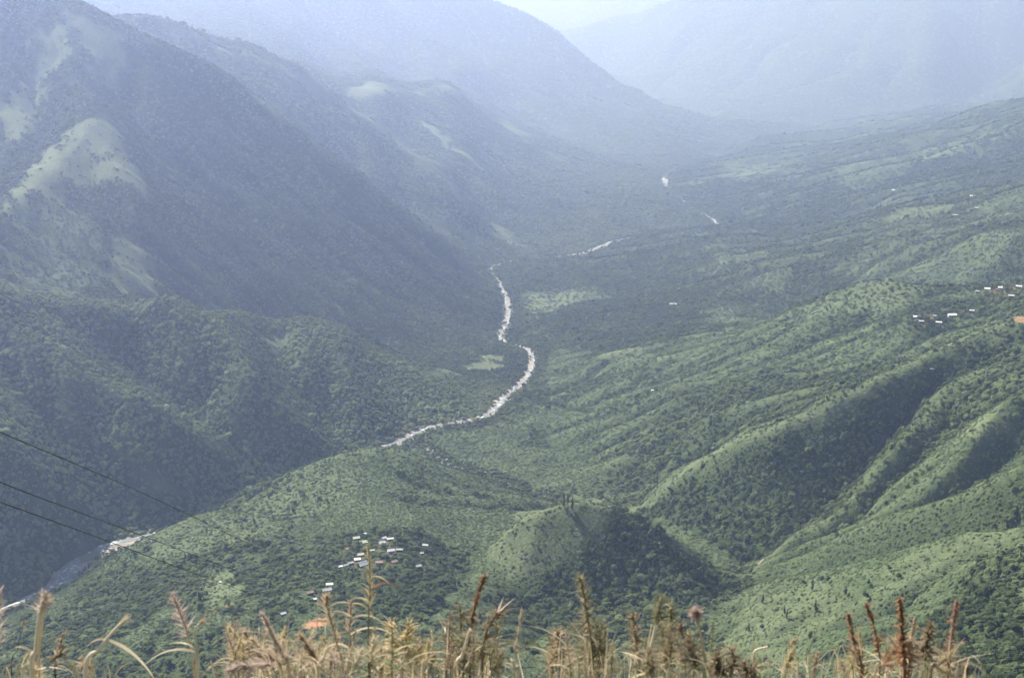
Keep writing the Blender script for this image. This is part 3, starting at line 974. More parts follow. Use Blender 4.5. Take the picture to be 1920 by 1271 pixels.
def house(px, py, wpx, roof, wall, label, group=None, ratio=0.62, yaw=0.0, rise=0.24):
    g = cast(px, py + 1)
    slant = np.linalg.norm(g)
    L = wpx * slant / FPX            # length in metres from its width in the picture
    W = L * ratio
    hw = min(3.2, 0.42 * L + 0.6)
    a = -math.atan2(g[0], g[1]) + yaw
    root = tag(bpy.data.objects.new('house', None), label, 'house', group)
    COL.objects.link(root)
    root.empty_display_size = 1
    root.location = g
    root.rotation_euler = (0, 0, a)
    HOUSES.append((g[0], g[1], L, W))
    # gabled walls as one shell
    x, y = L / 2, W / 2
    rr = W * rise
    v = [(-x, -y, -2.5), (x, -y, -2.5), (x, y, -2.5), (-x, y, -2.5), (-x, -y, hw), (x, -y, hw), (x, y, hw), (-x, y, hw), (-x, 0, hw + rr), (x, 0, hw + rr)]
    f = [(0, 1, 5, 4), (2, 3, 7, 6), (1, 2, 6, 9, 5), (3, 0, 4, 8, 7), (4, 5, 9, 8), (6, 7, 8, 9)]
    me = bpy.data.meshes.new('wall'); me.from_pydata(v, [], f); me.materials.append(MWALL[wall])
    obj('wall', me, root)
    # roof: two sheets with overhang and thickness
    ov, th = 0.5, 0.14
    X, Yo = x + ov, y + ov
    ze = hw - ov * rr / y
    v, f = [], []
    for s in (-1, 1):
        o = len(v)
        v += [(-X, s * Yo, ze), (X, s * Yo, ze), (X, s * 0.02, hw + rr), (-X, s * 0.02, hw + rr)]
        v += [(p[0], p[1], p[2] + th) for p in v[o:o + 4]]
        f += [(o, o + 1, o + 2, o + 3), (o + 4, o + 7, o + 6, o + 5), (o, o + 4, o + 5, o + 1), (o + 2, o + 6, o + 7, o + 3), (o, o + 3, o + 7, o + 4), (o + 1, o + 5, o + 6, o + 2)]
    me = bpy.data.meshes.new('roof'); me.from_pydata([(p[0], p[1], p[2] + 0.03) for p in v], [], f); me.materials.append(MROOF[roof])
    ro = obj('roof', me, root)
    obj('ridge_cap', box_me('ridge_cap', -X, X, -0.18, 0.18, hw + rr + 0.14, hw + rr + 0.24, MROOF[roof]), ro)
    obj('door', box_me('door', -0.45, 0.45, -y - 0.06, -y - 0.003, 0.0, min(2.0, hw - 0.2), MDOOR), root)
    for s in (-1, 1):
        obj('window', box_me('window', s * x * 0.55 - 0.5, s * x * 0.55 + 0.5, -y - 0.05, -y - 0.003, 0.9, min(1.9, hw - 0.25), MPANE), root)


VG, RG = 'houses of the village on the front spur', 'houses of the hamlet on the right ridge'
for a in [
    (668, 1011, 12, 'cream', 'plank', 'cream-roofed house at the upper left end of the front village', VG, .7, .2),
    (682, 1018, 14, 'green', 'plank', 'pale green roofed house just right of the upper left cream roof', VG, .7, .15),
    (685, 1002, 5, 'white', 'plank', 'tiny white-roofed hut above the pale green roof, highest of the front village', VG, .8, 0),
    (720, 1011, 8, 'lilac', 'plaster', 'small lilac-white roof behind the larger lilac roof in the front village', VG, .8, .5),
    (716, 1020, 12, 'lilac', 'plaster', 'lilac-white roofed house left of the long white roof at village top', VG, .7, .5),
    (732, 1012, 12, 'white', 'plaster', 'long white roof at the top right of the front village', VG, .4, .1),
    (733, 1035, 13, 'lilac', 'plaster', 'white house with pale wall at the right of the front village centre', VG, .7, .2),
    (749, 1033, 12, 'grey', 'plank', 'grey-green roof touching the right side of the pale-walled white house', VG, .5, -.1),
    (676, 1042, 11, 'cream', 'plank', 'cream roof above the bright white square roof in the front village', VG, .7, .2),
    (670, 1051, 11, 'white', 'brown', 'bright white square roof between the cream roof and the big gabled house', VG, .8, .15),
    (680, 1061, 17, 'white', 'brown', 'biggest white gabled house with brown walls in the front village', VG, .7, .55, .4),
    (657, 1058, 10, 'grey', 'plank', 'grey roof left of the biggest white gabled house', VG, .6, .4),
    (648, 1062, 9, 'grey', 'plank', 'lower grey roof beside the small white hut at the village edge', VG, .6, .5),
    (638, 1064, 8, 'white', 'plank', 'small white hut at the left edge of the village beside grey roofs', VG, .7, .2),
    (711, 1057, 13, 'pink', 'brown', 'wide dull pink-brown roof right of the biggest white gabled house', VG, .6, -.1),
    (739, 1055, 11, 'pink', 'brown', 'dull pink roof further right, below the grey-green roof', VG, .7, .4),
    (784, 1064, 11, 'grey', 'plank', 'light grey roof among trees at the right of the village', VG, .7, .3),
    (798, 1024, 10, 'grey', 'plank', 'grey roof among dark trees, uppermost at the far right of the village', VG, .7, -.3),
    (791, 1038, 6, 'grey', 'plank', 'tiny grey hut among trees between two grey roofs right of the village', VG, .8, 0),
    (698, 1034, 8, 'green', 'plank', 'small pale green roof in the middle of the village', VG, .6, .1),
    (651, 1031, 6, 'pink', 'brown', 'small pinkish hut among trees at the upper left of the village', VG, .8, .2),
    (618, 1098, 12, 'white', 'plaster', 'white roofed house standing alone below the village on the left', VG, .6, .0),
    (613, 1108, 16, 'grey', 'plank', 'broad grey roof just below the lone white roofed house', VG, .6, .2),
    (581, 1113, 12, 'pink', 'brown', 'pinkish grey roof left of the broad grey roof', VG, .7, .3),
    (589, 1126, 8, 'white', 'plank', 'small white hut below the pinkish grey roof', VG, .7, .4),
    (531, 1153, 9, 'lilac', 'brown', 'small pinkish white hut left of the orange earth cutting', VG, .7, .4),
    (413, 1092, 4, 'white', 'plank', 'tiny white hut in the bright green field', VG, .8, .0),
    (1717, 596, 8, 'white', 'plank', 'bright white roof at the left end of the right ridge hamlet', RG, .8, .1),
    (1727, 604, 8, 'lilac', 'plank', 'grey-white roof just below the leftmost bright roof of the hamlet', RG, .6, .2),
    (1752, 594, 6, 'grey', 'plank', 'small grey hut between the leftmost and the largest hamlet roofs', RG, .7, .3),
    (1760, 607, 10, 'white', 'plank', 'long low white roof, lowest of the right ridge hamlet', RG, .45, .0),
    (1785, 592, 14, 'white', 'plaster', 'largest bright white roof of the right ridge hamlet', RG, .55, .35),
    (1822, 585, 8, 'lilac', 'plank', 'pale grey roof right of the largest hamlet roof', RG, .6, .0),
    (1851, 543, 9, 'white', 'plank', 'bright white roof, left one of two on the ridge top', RG, .7, .1),
    (1832, 548, 6, 'grey', 'plank', 'dim grey hut left of the ridge-top white roofs', RG, .7, .2),
    (1875, 541, 7, 'white', 'plank', 'bright white roof beside a brown hut on the ridge top', RG, .8, .2),
    (1869, 545, 6, 'brown', 'brown', 'brown hut between two bright white ridge-top roofs', RG, .8, .2),
    (1910, 539, 9, 'white', 'plank', 'white roof on the ridge top close to the right frame edge', RG, .6, .0),
    (1896, 557, 9, 'lilac', 'plank', 'grey-white roof below the ridge top near the right frame edge', RG, .6, .1),
    (1675, 358, 5, 'white', 'plank', 'lone tiny white roof on the hazy terraced slope', None, .8, 0),
    (1822, 368, 7, 'white', 'plank', 'upper white roof of three on the hazy right slope', None, .6, 0),
    (1831, 391, 6, 'lilac', 'plank', 'middle pale roof of three on the hazy right slope', None, .6, .2),
    (1791, 404, 9, 'lilac', 'plank', 'lower left pale roof of three on the hazy right slope', None, .4, .1),
    (1262, 571, 13, 'lilac', 'plank', 'long pale roof alone on the wooded valley floor', None, .4, .1),
    (1747, 697, 7, 'grey', 'plank', 'lone grey hut on the slope below the right ridge hamlet', None, .6, .1),
    (1224, 733, 5, 'white', 'plank', 'tiny white hut on the shrubby slope right of the river', None, .7, .1)]:
    house(*a)

# ---------------------------------------------------------------- scatter of plants
sel = np.nonzero(VIS)
ri, ai = sel
nS = len(ri)
wood = WOOD[sel]; cellm = CELL[sel]; Dm = DG[sel]; gr = GRASS[sel]; left = LEFT[sel]
u = rng.random(nS)
p_tree = np.clip(wood * 1.12 - 0.06, 0, 1) * np.minimum(1.0, (cellm / np.where(left > 0.5, 7.4, 6.6)) ** 2)
is_tree = u < p_tree
shr = np.where(wd := (WATD[sel] > 10), np.clip(1.0 - 0.75 * np.clip(YEL[sel] * 1.4, 0, 1), 0.12, 1) * np.minimum(1.0, (cellm / 3.0) ** 2) * 0.85, 0.0)
shr = np.where(left > 0.5, shr * np.where(gr > 0.9, 0.22, 0.7), shr)
shr = np.where(EARTH[sel] > 0.3, 0, shr)
is_shrub = (~is_tree) & (rng.random(nS) < shr) & (Dm < 6500)
pick = is_tree | is_shrub
ri, ai = ri[pick], ai[pick]
tree = is_tree[pick]; wood = wood[pick]; left = left[pick]; gr = gr[pick]; cellm = cellm[pick]
N = len(ri)
ld = lds[ri] + (rng.random(N) - 0.5) * HG
az = azs[ai] + (rng.random(N) - 0.5) * HG
D_ = np.exp(ld)
P = np.stack([D_ * np.sin(az), D_ * np.cos(az), np.zeros(N)], 1)
P[:, 2] = bil(Z, P)
nbt = nb2[ri, ai] + 0.6 * nb3[ri, ai]
size = np.where(tree, np.maximum(np.where(left > 0.5, 9.0, 8.2), 1.05 * cellm) * np.exp(rng.normal(0, 0.22, N)), np.clip(0.95 * cellm, 2.4, 9) * np.exp(rng.normal(0, 0.25, N)))
big = tree & (rng.random(N) < 0.05)
size = np.where(big, size * 1.45, size)
hgt = size * np.where(tree, rng.uniform(0.42, 0.8, N), rng.uniform(0.4, 0.75, N))
kind = np.where(tree, rng.choice(5, N, p=[.27, .26, .22, .21, .04]), 5 + rng.integers(0, 2, N))
far = np.exp(ld) > 7000
kind = np.where(tree & far & (kind == 4), 0, kind)
hgt = np.where(far, hgt * 0.6, hgt)
tint = np.where(tree, 0.19 + 0.34 * left + 0.6 * nbt + rng.normal(0, 0.17, N), 0.55 + 0.45 * nbt + rng.normal(0, 0.09, N) - 0.1 * left)
Dp = np.hypot(P[:, 0], P[:, 1])
lit_left = left * np.clip((2800 - Dp) / 150, 0, 1)                       # sunlit tone painted into the front ridge's trees, shaded tone into the mountain's behind
shade_mt = left * np.clip((Dp - 2750) / 150, 0, 1) * np.clip((3750 - Dp) / 150, 0, 1)
shade_mt = left * np.clip((Dp - 2780) / 80, 0, 1) * np.clip((4400 - Dp) / 200, 0, 1)
tint = tint + 0.42 * lit_left - 0.30 * shade_mt + np.where(tree, 0.30 * (1 - wood) * (1 - left), 0)
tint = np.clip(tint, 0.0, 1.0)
ok = np.ones(N, bool)
for hx, hy, L, W in HOUSES:
    dx, dy = P[:, 0] - hx, P[:, 1] - hy
    hd = math.hypot(hx, hy)
    fx, fy = -hx / hd, -hy / hd
    along, across = dx * fx + dy * fy, np.abs(-dx * fy + dy * fx)
    ok &= ~((across < L * 0.62 + 0.3 * size) & (along > -W * 0.6 - 0.3 * size) & (along < W * 0.5 + 9))
P, size, hgt, kind, tint, tree, ri, ai = (q[ok] for q in (P, size, hgt, kind, tint, tree, ri, ai))
N = len(P)

# the largest trees in view are objects of their own
px, py = project(P)
seen = (ang[ri, ai] > runmax[ri, ai] - 0.001) & (px > 4) & (px < 1916) & (py < 1262) & (py > 0)
app = np.where(tree & seen, size / np.linalg.norm(P, axis=1), 0)
top = np.argsort(-app)[:250]
solo = np.zeros(N, bool); solo[top] = True


def tree_thing(p, k, s, h, t, rz, label, group, name='tree'):
    root = tag(bpy.data.objects.new(name, None), label, 'tree', group)
    COL.objects.link(root)
    root.location = p
    root.rotation_euler = (0, 0, rz)
    root.scale = (s, s, h)
    c = obj('crown', CROWNS[k], root); c['tint'] = float(t)
    obj('trunk', TRUNKS[k], root)


for i in top:
    if px[i] > 1330: lab, grp = 'leafy tree in the wood on the nearest slope at bottom right', 'trees of the nearest slope at bottom right'
    elif px[i] > 860: lab, grp = 'leafy tree on the shaded near side below the round hill', 'trees below the round hill'
    elif px[i] > 500: lab, grp = 'leafy tree on the slope below the front village', 'trees below the front village'
    else: lab, grp = 'leafy tree on the green spur at bottom left', 'trees on the spur at bottom left'
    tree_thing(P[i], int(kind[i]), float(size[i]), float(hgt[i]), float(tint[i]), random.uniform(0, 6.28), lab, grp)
for (x, y) in [(1507, 1099), (1540, 1091), (1552, 1091), (1523, 1107), (1585, 1116), (1628, 1098), (1667, 1073), (1685, 1087), (1430, 1132), (1528, 1146), (1475, 1161),
               (1428, 1182), (1403, 1186), (1470, 1151), (1623, 1127), (1518, 1201)]:
    s = random.uniform(5.5, 8)
    tree_thing(cast(x, y), random.choice([0, 1, 4, 4]), s, s * random.uniform(1.1, 1.5), 0.04, random.uniform(0, 6), 'lone dark tree on the bright grassy slope at right', 'lone dark trees on the grassy slope')
for x, y, lab in [(1566, 1003, 'tall dark tree standing alone on the low ridge above the bright slope'), (1058, 952, 'short dark tree on top of the round hill, left of a pair'),
                  (1073, 956, 'slim dark tree on top of the round hill, right of a pair'), (1333, 800, 'tall slim tree alone on the shrubby slope right of the river'),
                  (1443, 588, 'slim dark tree on the crest left of the grassy knoll')]:
    tree_thing(cast(x, y), 4, 8.5, 11.5, 0.03, random.uniform(0, 6), lab, None)


def lean(m):
    """Euler angles: random spin, crown leaning with the slope it grows on"""
    k = 1.0
    v = np.stack([k * NX_[ri[m], ai[m]] + rng.normal(0, .06, m.sum()), k * NY_[ri[m], ai[m]] + rng.normal(0, .06, m.sum()), np.ones(m.sum())], 1)
    v /= np.linalg.norm(v, axis=1)[:, None]
    c = rng.uniform(0, 6.283, m.sum())
    xr_ = np.cos(c) * v[:, 0] + np.sin(c) * v[:, 1]
    yr_ = -np.sin(c) * v[:, 0] + np.cos(c) * v[:, 1]
    return np.stack([np.arcsin(-yr_), np.arctan2(xr_, v[:, 2]), c], 1).astype(np.float32)


def plant_cloud(name, m, label, cat):
    Pm = P[m]
    me = bpy.data.meshes.new(name)
    me.vertices.add(len(Pm))
    me.vertices.foreach_set('co', Pm.astype(np.float32).ravel())
    for nm, ty, key, arr in (('kind', 'INT', 'value', kind[m].astype(np.int32)), ('tint', 'FLOAT', 'value', tint[m].astype(np.float32)),
                             ('rot', 'FLOAT_VECTOR', 'vector', lean(m)),
                             ('scl', 'FLOAT_VECTOR', 'vector', np.stack([size[m], size[m], hgt[m]], 1).astype(np.float32))):
        a = me.attributes.new(nm, ty, 'POINT')
        a.data.foreach_set(key, arr.ravel())
    o = tag(obj(name, me), label, cat, kind='stuff')
    ng = bpy.data.node_groups.new(name, 'GeometryNodeTree')
    ng.interface.new_socket('Geometry', in_out='INPUT', socket_type='NodeSocketGeometry')
    ng.interface.new_socket('Geometry', in_out='OUTPUT', socket_type='NodeSocketGeometry')
    n, l = ng.nodes, ng.links
    gi, go = n.new('NodeGroupInput'), n.new('NodeGroupOutput')
    ci = n.new('GeometryNodeCollectionInfo')
    ci.inputs['Collection'].default_value = proto_col
    ci.inputs['Separate Children'].default_value = True
    ci.inputs['Reset Children'].default_value = True
    ip = n.new('GeometryNodeInstanceOnPoints')
    ip.inputs['Pick Instance'].default_value = True

    def na(nm, ty):
        x = n.new('GeometryNodeInputNamedAttribute'); x.data_type = ty; x.inputs['Name'].default_value = nm
        return x.outputs['Attribute']
    er = n.new('FunctionNodeEulerToRotation')
    l.new(na('rot', 'FLOAT_VECTOR'), er.inputs[0])
    l.new(gi.outputs[0], ip.inputs['Points'])
    l.new(ci.outputs[0], ip.inputs['Instance'])
    l.new(na('kind', 'INT'), ip.inputs['Instance Index'])
    l.new(er.outputs[0], ip.inputs['Rotation'])
    l.new(na('scl', 'FLOAT_VECTOR'), ip.inputs['Scale'])
    l.new(ip.outputs[0], go.inputs[0])
    md = o.modifiers.new('plants', 'NODES'); md.node_group = ng
    return o


print('PLANTS', N, 'trees', tree.sum())
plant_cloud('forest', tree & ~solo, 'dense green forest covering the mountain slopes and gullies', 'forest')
plant_cloud('shrubs', ~tree, 'light green shrubs covering the open slopes', 'shrubs')

# ---------------------------------------------------------------- power lines
MWIRE = plain('dark_cable', (0.015, 0.015, 0.018), 0.5, 0.1, 5)


def tube(path, rad, sides=6):
    path = np.asarray(path, float)
    t = np.gradient(path, axis=0); t /= np.linalg.norm(t, axis=1)[:, None] + 1e-12
    ref = np.array([0, 0, 1.0]) if abs(t[0][2]) < 0.9 else np.array([1.0, 0, 0])
    a = np.cross(t, ref); a /= np.linalg.norm(a, axis=1)[:, None] + 1e-12
    b_ = np.cross(t, a)
    rad = np.broadcast_to(np.asarray(rad, float), (len(path),))
    k = np.arange(sides) * 2 * math.pi / sides
    Vt = path[:, None] + rad[:, None, None] * (np.cos(k)[None, :, None] * a[:, None] + np.sin(k)[None, :, None] * b_[:, None])
    i = np.arange(len(path) * sides).reshape(len(path), sides)
    j = np.roll(i, -1, 1)
    return Vt.reshape(-1, 3), np.stack([i[:-1], j[:-1], j[1:], i[1:]], -1).reshape(-1, 4)


for pts, lab in [([(-170, 735), (0, 811), (150, 872), (305, 940), (520, 1046), (720, 1130)], 'thin black power cable, uppermost of three at left'),
                 ([(-170, 832), (0, 905), (230, 990), (490, 1088), (722, 1172)], 'thin black power cable, middle one of three at left'),
                 ([(-170, 878), (0, 942), (130, 987), (330, 1062), (500, 1124), (715, 1196)], 'thin black power cable, lowest of three at left')]:
    xs = np.linspace(-170, pts[-1][0], 60)
    ys = np.interp(xs, [p[0] for p in pts], [p[1] for p in pts])
    ys = np.convolve(np.pad(ys, 6, mode='reflect', reflect_type='odd'), np.ones(13) / 13, 'valid')
    t = (xs + 170) / (xs[-1] + 170)
    inv = (1 - t) / 22.0 + t / 1150.0
    path = np.array([at(x, y, 1 / q) for x, y, q in zip(xs, ys, inv)])
    tv, tf = tube(path, 0.012)
    tag(obj('power_cable', mesh_np('power_cable', tv, tf, MWIRE, True)), lab, 'cable', 'power cables crossing the left side')

# ---------------------------------------------------------------- dry reeds and weeds on the edge in front of the camera
MS = {
    'straw': plain('straw', (0.62, 0.53, 0.37), 0.6, 0.2, 18, (0.46, 0.37, 0.23), transl=0.45),
    'pale': plain('pale_stalk', (0.76, 0.67, 0.51), 0.5, 0.15, 14, (0.58, 0.47, 0.32), transl=0.3),
    'tan': plain('tan_plume', (0.46, 0.36, 0.25), 0.8, 0.2, 22, (0.32, 0.24, 0.15), transl=0.5),
    'pink': plain('pinkish_plume', (0.58, 0.46, 0.38), 0.8, 0.2, 22, (0.37, 0.27, 0.22), transl=0.5),
    'gold': plain('golden_plume', (0.50, 0.41, 0.24), 0.8, 0.2, 22, (0.38, 0.30, 0.15), transl=0.5),
    'rust': plain('rusty_leaf', (0.44, 0.25, 0.14), 0.8, 0.2, 25, (0.20, 0.09, 0.05), transl=0.4),
    'brown': plain('dry_brown_leaf', (0.36, 0.28, 0.18), 0.8, 0.2, 25, (0.19, 0.14, 0.09), transl=0.4),
    'olive': plain('dry_olive_leaf', (0.31, 0.28, 0.16), 0.8, 0.2, 25, (0.16, 0.15, 0.08), transl=0.4),
    'dark': plain('dark_dead_stem', (0.08, 0.06, 0.05), 0.8, 0.2, 20),
    'green': plain('young_green_leaf', (0.18, 0.28, 0.07), 0.6, 0.2, 20, transl=0.4)}
CAMUP = np.array([0, SP, CP]); CAMR = np.array([1.0, 0, 0]); CAMF = np.array([0, CP, -SP])


def nrm(v): return v / (np.linalg.norm(v) + 1e-12)


def curve(P, n=14):
    """smooth path through points (Catmull-Rom)"""
    P = np.asarray(P, float)
    Q = np.concatenate([[2 * P[0] - P[1]], P, [2 * P[-1] - P[-2]]])
    out = []
    for i in range(1, len(Q) - 2):
        t = np.linspace(0, 1, n, endpoint=False)[:, None]
        a, b, c, d = Q[i - 1], Q[i], Q[i + 1], Q[i + 2]
        out.append(0.5 * ((2 * b) + (c - a) * t + (2 * a - 5 * b + 4 * c - d) * t * t + (3 * b - a - 3 * c + d) * t ** 3))
    out.append(P[-1:])
    return np.concatenate(out)


def blade(path, width, r, fold=0.25, tip=0.05):
    """a leaf: creased ribbon that narrows to its tip, with a hair of thickness from the crease"""
    path = np.asarray(path)
    n = len(path)
    t = np.gradient(path, axis=0); t /= np.linalg.norm(t, axis=1)[:, None] + 1e-12
    side = np.cross(t, nrm(r.normal(size=3) + np.array([0, -1.2, 0.4])))
    side /= np.linalg.norm(side, axis=1)[:, None] + 1e-12
    up = np.cross(side, t)
    s = np.linspace(0, 1, n)
    w = width * np.minimum(1, 0.45 + 3 * s) * np.maximum(tip, (1 - s) ** 0.7)
    L = path + side * w[:, None] + up * (w * fold)[:, None]
    Rr = path - side * w[:, None] + up * (w * fold)[:, None]
    V_ = np.stack([L, path, Rr], 1).reshape(-1, 3)
    i = np.arange(n * 3).reshape(n, 3)
    F_ = np.concatenate([np.stack([i[:-1, k], i[:-1, k + 1], i[1:, k + 1], i[1:, k]], -1) for k in (0, 1)])
    return V_, F_


def join(parts):
    V_, F_, o = [], [], 0
    for v, f in parts:
        V_.append(v); F_.append(f + o); o += len(v)
    return np.concatenate(V_), np.concatenate(F_)


def arc(p, d, length, droop, n=7):
    """path leaving p along d and bending down"""
    out = [np.array(p, float)]
    d = nrm(np.array(d, float))
    for k in range(n - 1):
        out.append(out[-1] + d * length / (n - 1))
        d = nrm(d + np.array([0, 0, -droop / (n - 1)]))
    return np.array(out)


def plume_geo(axis, r, count, length, spread, width, droop=0.5):
    """feathery flower head: fine spikelets leaving the axis"""
    parts = []
    n = len(axis)
    for k in range(count):
        s = r.uniform(0, 1) ** 0.9
        i = min(n - 2, int(s * (n - 1)))
        p = axis[i] + (axis[i + 1] - axis[i]) * (s * (n - 1) - i)
        t = nrm(axis[i + 1] - axis[i])
        d = nrm(t * r.uniform(0.5, 1.4) + nrm(r.normal(size=3)) * spread)
        ln = length * r.uniform(0.4, 1.0) * (1.05 - 0.65 * s)
        parts.append(blade(arc(p, d, ln, droop * r.uniform(0.3, 1.4), 4), width * r.uniform(0.6, 1.3), r, 0.3, 0.25))
    return join(parts)


def leafy_geo(axis, r, count, length, width, spread=1.0, droop=0.9, start=0.2):
    parts = []
    n = len(axis)
    for k in range(count):
        s = start + (1 - start) * r.uniform(0, 1)
        i = min(n - 2, int(s * (n - 1)))
        p = axis[i]
        d = nrm(nrm(axis[i + 1] - axis[i]) * 0.6 + nrm(r.normal(size=3)) * spread)
        parts.append(blade(arc(p, d, length * r.uniform(0.4, 1.1) * (1.15 - 0.6 * s), droop * r.uniform(0, 1.6), 5), width * r.uniform(0.6, 1.4), r, 0.35, 0.1))
    return join(parts)


def part(name, geo, mat, parent, origin):
    v, f = geo
    return obj(name, mesh_np(name, v - origin, f, MS[mat], True), parent)


def root_of(bx, D):
    q = at(bx, 1271, D)
    return np.array([q[0], q[1], float(near_z(np.array([q[0]]), np.array([q[1]]))[0])])


def plant(name, cat, label, group, stems, seed):
    """stems: list of dicts describing one stalk each, by picture points at distance D"""
    r = np.random.default_rng(seed)
    D = stems[0]['D']
    o = root_of(stems[0]['pts'][0][0], D)
    e = tag(bpy.data.objects.new(name, None), label, cat, group)
    COL.objects.link(e)
    e.location = o
    for st in stems:
        D = st['D']
        q = [at(x, y, D + (st.get('dd', 0) * k)) for k, (x, y) in enumerate(st['pts'])]
        base = o + np.array([r.normal(0, 0.015), r.normal(0, 0.015), -0.03])
        path = curve([base, 0.5 * (base + q[0]) + r.normal(0, 0.012, 3)] + q, 10)
        rad = st.get('rad', 0.006)
        part('stem', tube(path, np.linspace(rad, rad * st.get('taper', 0.35), len(path)), 6), st.get('mat', 'straw'), e, o)
        seg = np.cumsum(np.r_[0, np.linalg.norm(np.diff(path, axis=0), axis=1)])
        vis = path[np.searchsorted(seg, seg[-1] - 0.01 - np.linalg.norm(q[-1] - q[0])):]
        for (s, dx, dz, ln, w, m) in st.get('leaves', []):
            i = min(len(vis) - 2, int(s * (len(vis) - 1)))
            d = CAMR * dx + np.array([0, 0, 1.0]) * dz + CAMF * r.normal(0, 0.3)
            part('leaf', blade(arc(vis[i], d, ln, st.get('droop', 1.3) * r.uniform(0.7, 1.2), 9), w, r), m, e, o)
        if 'plume' in st:
            f0, cnt, ln, sp, w, m = st['plume']
            ax = vis[int(f0 * (len(vis) - 1)):]
            if len(ax) < 3: ax = vis[-3:]
            part('plume', plume_geo(ax, r, cnt, ln, sp, w, st.get('pdroop', 0.5)), m, e, o)
        if 'foliage' in st:
            f0, cnt, ln, w, m = st['foliage']
            part('foliage', leafy_geo(vis, r, cnt, ln, w, st.get('spread', 1.0), st.get('droop', 0.9), f0), m, e, o)
        if 'seeds' in st:
            cnt, m = st['seeds']
            part('seed_head', leafy_geo(vis, r, cnt, 0.018, 0.007, 1.0, 0.4, 0.45), m, e, o)


RGp, WGp = 'dry reeds in front of the camera', 'dry weeds in front of the camera'
B = 1275
plant('reed', 'reed', 'pale reed stalk with frayed head at the left frame side, over the river', RGp, [
    dict(D=4.0, pts=[(62, B), (68, 1215), (74, 1160), (84, 1112)], rad=0.011, mat='pale', taper=0.6, plume=(0.72, 130, 0.075, 0.9, 0.0016, 'pink'),
         leaves=[(0.05, 1, 0.5, 0.14, 0.007, 'pale'), (0.2, -1, 0.8, 0.09, 0.007, 'straw'), (0.03, -1, 0.3, 0.12, 0.006, 'pale')]),
    dict(D=4.02, pts=[(74, B), (80, 1170), (88, 1120)], rad=0.006, mat='straw', plume=(0.75, 60, 0.06, 0.9, 0.0015, 'tan'))], 11)
plant('reed', 'reed', 'pinkish feathery reed head cut by the left frame edge', RGp, [
    dict(D=4.3, pts=[(-12, B), (-6, 1200), (0, 1105)], rad=0.006, plume=(0.3, 160, 0.08, 0.7, 0.002, 'pink'))], 12)
plant('reed', 'reed', 'straight pale reed leaning right with a thin frayed tip, left', RGp, [
    dict(D=3.8, pts=[(160, B), (188, 1215), (215, 1180), (236, 1160)], rad=0.010, mat='pale', plume=(0.75, 40, 0.06, 0.5, 0.0012, 'straw'),
         leaves=[(0.45, 1, -0.45, 0.22, 0.007, 'straw'), (0.45, -1, 0.1, 0.09, 0.005, 'tan')])], 13)
plant('weed', 'weed', 'thin dark bare stem near the left frame edge', WGp, [dict(D=4.4, pts=[(22, B), (33, 1215), (46, 1158)], rad=0.003, mat='dark', foliage=(0.8, 14, 0.03, 0.004, 'brown'))], 14)
plant('weed', 'weed', 'dark upright stem with brown leaves between two pale reeds, left', WGp, [dict(D=4.2, pts=[(104, B), (110, 1225), (118, 1188)], rad=0.004, mat='dark', foliage=(0.1, 40, 0.07, 0.005, 'brown')),
                                                                              dict(D=4.22, pts=[(140, B), (134, 1250), (128, 1236)], rad=0.005, mat='straw')], 15)
plant('reed', 'reed', 'reed with brown drooping plume and bent pale top, left of the green field', RGp, [
    dict(D=3.9, pts=[(372, B), (370, 1220), (365, 1182), (378, 1166)], rad=0.008, mat='pale', plume=(0.85, 40, 0.05, 0.7, 0.0015, 'tan'),
         leaves=[(0.3, -1, 0.45, 0.19, 0.006, 'pale'), (0.35, -0.6, 1, 0.12, 0.005, 'straw')]),
    dict(D=3.95, pts=[(366, B), (352, 1190), (338, 1150), (322, 1112)], rad=0.005, mat='straw', plume=(0.3, 170, 0.07, 0.75, 0.0018, 'pink'))], 16)
plant('reed', 'reed', 'golden fan of plumes left of the pale leaning plume', RGp, [
    dict(D=4.1, pts=[(505, B), (462, 1215), (428, 1176)], rad=0.004, plume=(0.1, 190, 0.08, 0.6, 0.002, 'gold'), pdroop=0.7),
    dict(D=4.15, pts=[(505, B), (480, 1210), (455, 1180)], rad=0.004, plume=(0.15, 130, 0.08, 0.6, 0.002, 'tan')),
    dict(D=4.05, pts=[(512, B), (490, 1220), (472, 1198)], rad=0.005, mat='pale', plume=(0.4, 60, 0.06, 0.5, 0.002, 'straw'))], 17)
plant('reed', 'reed', 'pale feathery plume leaning left, tall above the golden fan', RGp, [
    dict(D=3.9, pts=[(545, B), (528, 1225), (508, 1185), (493, 1152)], rad=0.007, mat='straw', plume=(0.1, 260, 0.07, 0.45, 0.0022, 'pink')),
    dict(D=3.95, pts=[(542, B), (540, 1250), (538, 1225)], rad=0.009, mat='pale')], 18)
plant('reed', 'reed', 'low pinkish brown grass heads bending left near the bottom edge', RGp, [
    dict(D=3.7, pts=[(520, B), (470, 1250), (432, 1255)], rad=0.004, plume=(0.0, 260, 0.09, 0.6, 0.0022, 'pink'), pdroop=0.8),
    dict(D=3.75, pts=[(530, B), (510, 1235), (480, 1225)], rad=0.004, plume=(0.0, 200, 0.08, 0.6, 0.0022, 'tan'), pdroop=0.8)], 19)
plant('reed', 'reed', 'dense tan plume left of the orange earth cutting', RGp, [
    dict(D=4.0, pts=[(598, B), (585, 1225), (562, 1190)], rad=0.005, plume=(0.1, 240, 0.08, 0.6, 0.002, 'tan')),
    dict(D=4.1, pts=[(590, B), (588, 1240), (582, 1215)], rad=0.007, mat='pale', leaves=[(0.8, 0.5, 1, 0.08, 0.004, 'straw')])], 20)
